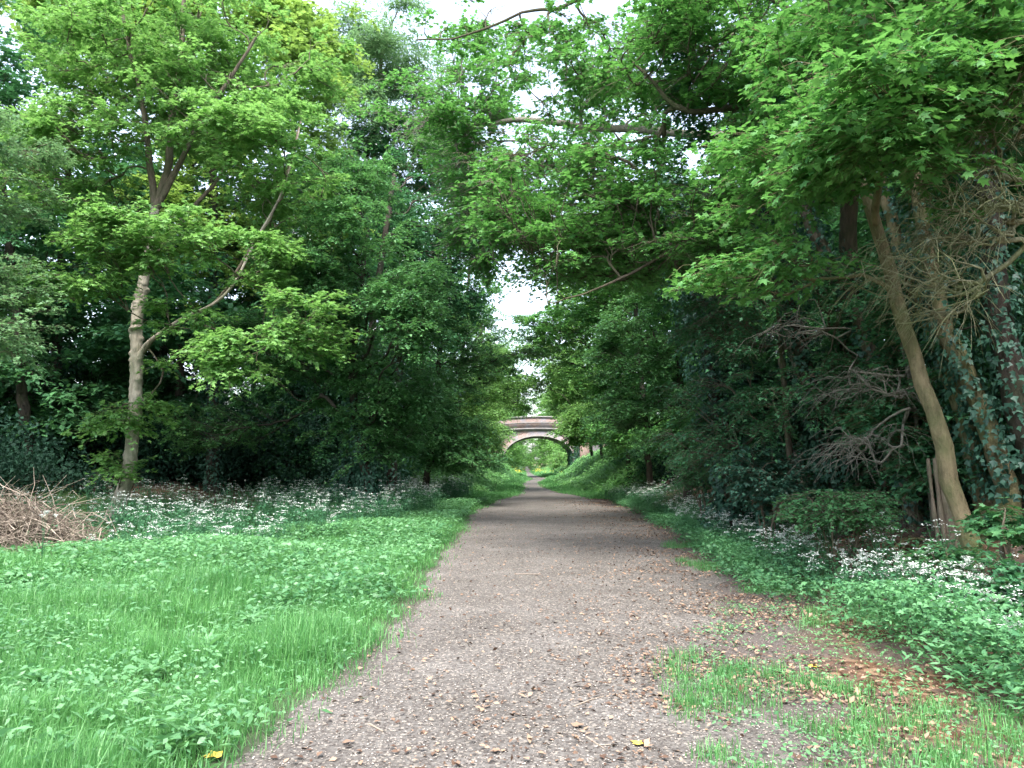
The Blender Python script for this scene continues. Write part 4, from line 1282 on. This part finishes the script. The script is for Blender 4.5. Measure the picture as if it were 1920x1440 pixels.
bridge = empty('brick_bridge', 'weathered brick arch bridge crossing the track', 'bridge', (BX, BY, 0))
def bpart(mb, name, mat, smooth=False):
    return mb.build(name, M[mat], bridge, smooth)
ns = 48
th = np.linspace(PI, 0, ns + 1)
ax = np.concatenate([[-HW], HW * np.cos(th), [HW]]); az = np.concatenate([[-.3], SPR + RISE * np.sin(th), [-.3]])
TOPZ = 4.86
m = MB()
for yy in (0., DEP):
    lo_ = np.stack([ax, np.full_like(ax, yy), az], 1); hi_ = np.stack([ax, np.full_like(ax, yy), np.full_like(ax, TOPZ)], 1)
    k = len(ax); i_ = np.arange(1, k - 2)
    m.add(np.vstack([lo_, hi_]), np.stack([i_, i_ + 1, i_ + 1 + k, i_ + k], 1))
    m.add([(-12, yy, -.5), (-HW, yy, -.5), (-HW, yy, TOPZ), (-12, yy, TOPZ), (HW, yy, -.5), (14, yy, -.5), (14, yy, TOPZ), (HW, yy, TOPZ)], np.array([[0, 1, 2, 3], [4, 5, 6, 7]]))
m.add([(-12, 0, TOPZ), (14, 0, TOPZ), (14, DEP, TOPZ), (-12, DEP, TOPZ)], np.array([[0, 1, 2, 3]]))
bpart(m, 'spandrel_wall', 'brick')
m = MB()
k = len(ax); i_ = np.arange(k - 1)
m.add(np.vstack([np.stack([ax, np.zeros_like(ax), az], 1), np.stack([ax, np.full_like(ax, DEP), az], 1)]), np.stack([i_, i_ + 1, i_ + 1 + k, i_ + k], 1))
bpart(m, 'arch_soffit', 'brick_in')
m = MB()   # ring of voussoirs, proud of the wall
ox = (HW + .42) * np.cos(th); oz = SPR + (RISE + .42) * np.sin(th)
ix = (HW - .002) * np.cos(th); iz = SPR + (RISE - .002) * np.sin(th)
A = np.stack([ix, np.full_like(ix, -.04), iz], 1); B_ = np.stack([ox, np.full_like(ix, -.04), oz], 1)
A2 = A + [0, .04, 0]; B2 = B_ + [0, .04, 0]
k = ns + 1; i_ = np.arange(ns)
m.add(np.vstack([A, B_, A2, B2]), np.vstack([np.stack([i_, i_ + 1, i_ + 1 + k, i_ + k], 1), np.stack([i_ + k, i_ + k + 1, i_ + 3 * k + 1, i_ + 3 * k], 1), np.stack([i_, i_ + 1, i_ + 2 * k + 1, i_ + 2 * k], 1)]))
bpart(m, 'arch_ring', 'brick')
m = MB()   # pale inner edge of the ring
e0x = (HW + .09) * np.cos(th); e0z = SPR + (RISE + .09) * np.sin(th)
A = np.stack([ix, np.full_like(ix, -.055), iz], 1); B_ = np.stack([e0x, np.full_like(ix, -.055), e0z], 1); A2 = A + [0, .015, 0]; B2 = B_ + [0, .015, 0]
m.add(np.vstack([A, B_, A2, B2]), np.vstack([np.stack([i_, i_ + 1, i_ + 1 + k, i_ + k], 1), np.stack([i_ + k, i_ + k + 1, i_ + 3 * k + 1, i_ + 3 * k], 1), np.stack([i_, i_ + 1, i_ + 2 * k + 1, i_ + 2 * k], 1)]))
m.box(HW - .002, HW + .09, -.055, -.003, -.3, SPR)
m.box(-HW - .09, -HW + .002, -.055, -.003, -.3, SPR)
bpart(m, 'arch_edging', 'stone')
m = MB()
hbox(m, -12, 14, -.16, -.003, 4.62, 4.70); hbox(m, -12, 14, -.22, -.003, 4.702, 4.85)
bpart(m, 'string_course', 'stone')
m = MB(); hbox(m, -12, 14, -.05, .35, 4.852, 5.85); hbox(m, -12, 14, DEP - .35, DEP + .002, 4.725, 5.85)
bpart(m, 'parapet', 'brick')
m = MB(); hbox(m, -12, 14, -.075, -.052, 5.33, 5.40); hbox(m, -12, 14, -.14, .42, 5.852, 6.0); hbox(m, -12, 14, DEP - .42, DEP + .07, 5.852, 6.0)
bpart(m, 'coping', 'stone')
m = MB(); m.box(HW + .6, HW + 1.45, -.45, -.004, -.5, 4.5)
bpart(m, 'pilaster', 'brick_red')
m = MB(); m.box(-HW - 1.45, -HW - .6, -.45, -.004, -.5, 4.5)
bpart(m, 'pilaster', 'brick_red')
# ivy on the right side of the arch
rg = np.random.default_rng(230)
n = 2600
t = rg.random(n)
ix_ = HW - .05 - .25 * rg.random(n) + np.where(rg.random(n) < .4, .7 * rg.random(n), 0)
iz_ = .2 + 3.2 * t
P = np.stack([np.minimum(ix_, HW + .5), np.where(ix_ > HW - .3, -.12, rg.random(n) * 6), iz_], 1)
P[:, 1] = np.where(ix_ > HW, -.12 - .1 * rg.random(n), rg.random(n) * 5)
m = MB(); leaves(m, P, rg.normal(0, .5, P.shape) + np.array([0, 0, -1.]), rg.normal(0, .4, P.shape) + np.array([-.6, -.7, .3]), .14 * rg.uniform(.6, 1.2, n), 'tri')
o = bpart(m, 'ivy', 'ivy')

# ------------------------------------------------------------------ light
W = bpy.data.worlds.new('World'); SC.world = W
W.use_nodes = True
nt = W.node_tree; nt.nodes.clear()
sky = nt.nodes.new('ShaderNodeTexSky'); sky.sky_type = 'NISHITA'; sky.sun_disc = False
sky.sun_elevation = math.radians(62); sky.sun_rotation = math.radians(192)
sky.air_density = 1.0; sky.dust_density = 3.0; sky.ozone_density = 1.0
hsv = nt.nodes.new('ShaderNodeHueSaturation'); hsv.inputs['Saturation'].default_value = .66
bg = nt.nodes.new('ShaderNodeBackground'); bg.inputs['Strength'].default_value = .15
wo = nt.nodes.new('ShaderNodeOutputWorld')
nt.links.new(sky.outputs[0], hsv.inputs['Color']); nt.links.new(hsv.outputs[0], bg.inputs[0]); nt.links.new(bg.outputs[0], wo.inputs[0])
sd = bpy.data.lights.new('sun', 'SUN'); sd.energy = 1.0; sd.angle = math.radians(25); sd.color = (1, .98, .95)
so = bpy.data.objects.new('sun', sd); COL.objects.link(so)
el, az_ = math.radians(62), math.radians(192)
v = Vector((math.sin(az_) * math.cos(el), math.cos(az_) * math.cos(el), math.sin(el)))
so.rotation_euler = v.to_track_quat('Z', 'Y').to_euler()

SC.view_settings.view_transform = 'Standard'
SC.view_settings.look = 'None'
SC.view_settings.exposure = 2.6
SC.view_settings.gamma = 1
SC.render.engine = 'CYCLES'
cy = SC.cycles
cy.max_bounces = 8; cy.diffuse_bounces = 6; cy.glossy_bounces = 2; cy.transmission_bounces = 4; cy.transparent_max_bounces = 4
cy.use_denoising = True
try:
    cy.denoiser = 'OPENIMAGEDENOISE'
except Exception:
    pass
SC.render.use_persistent_data = False
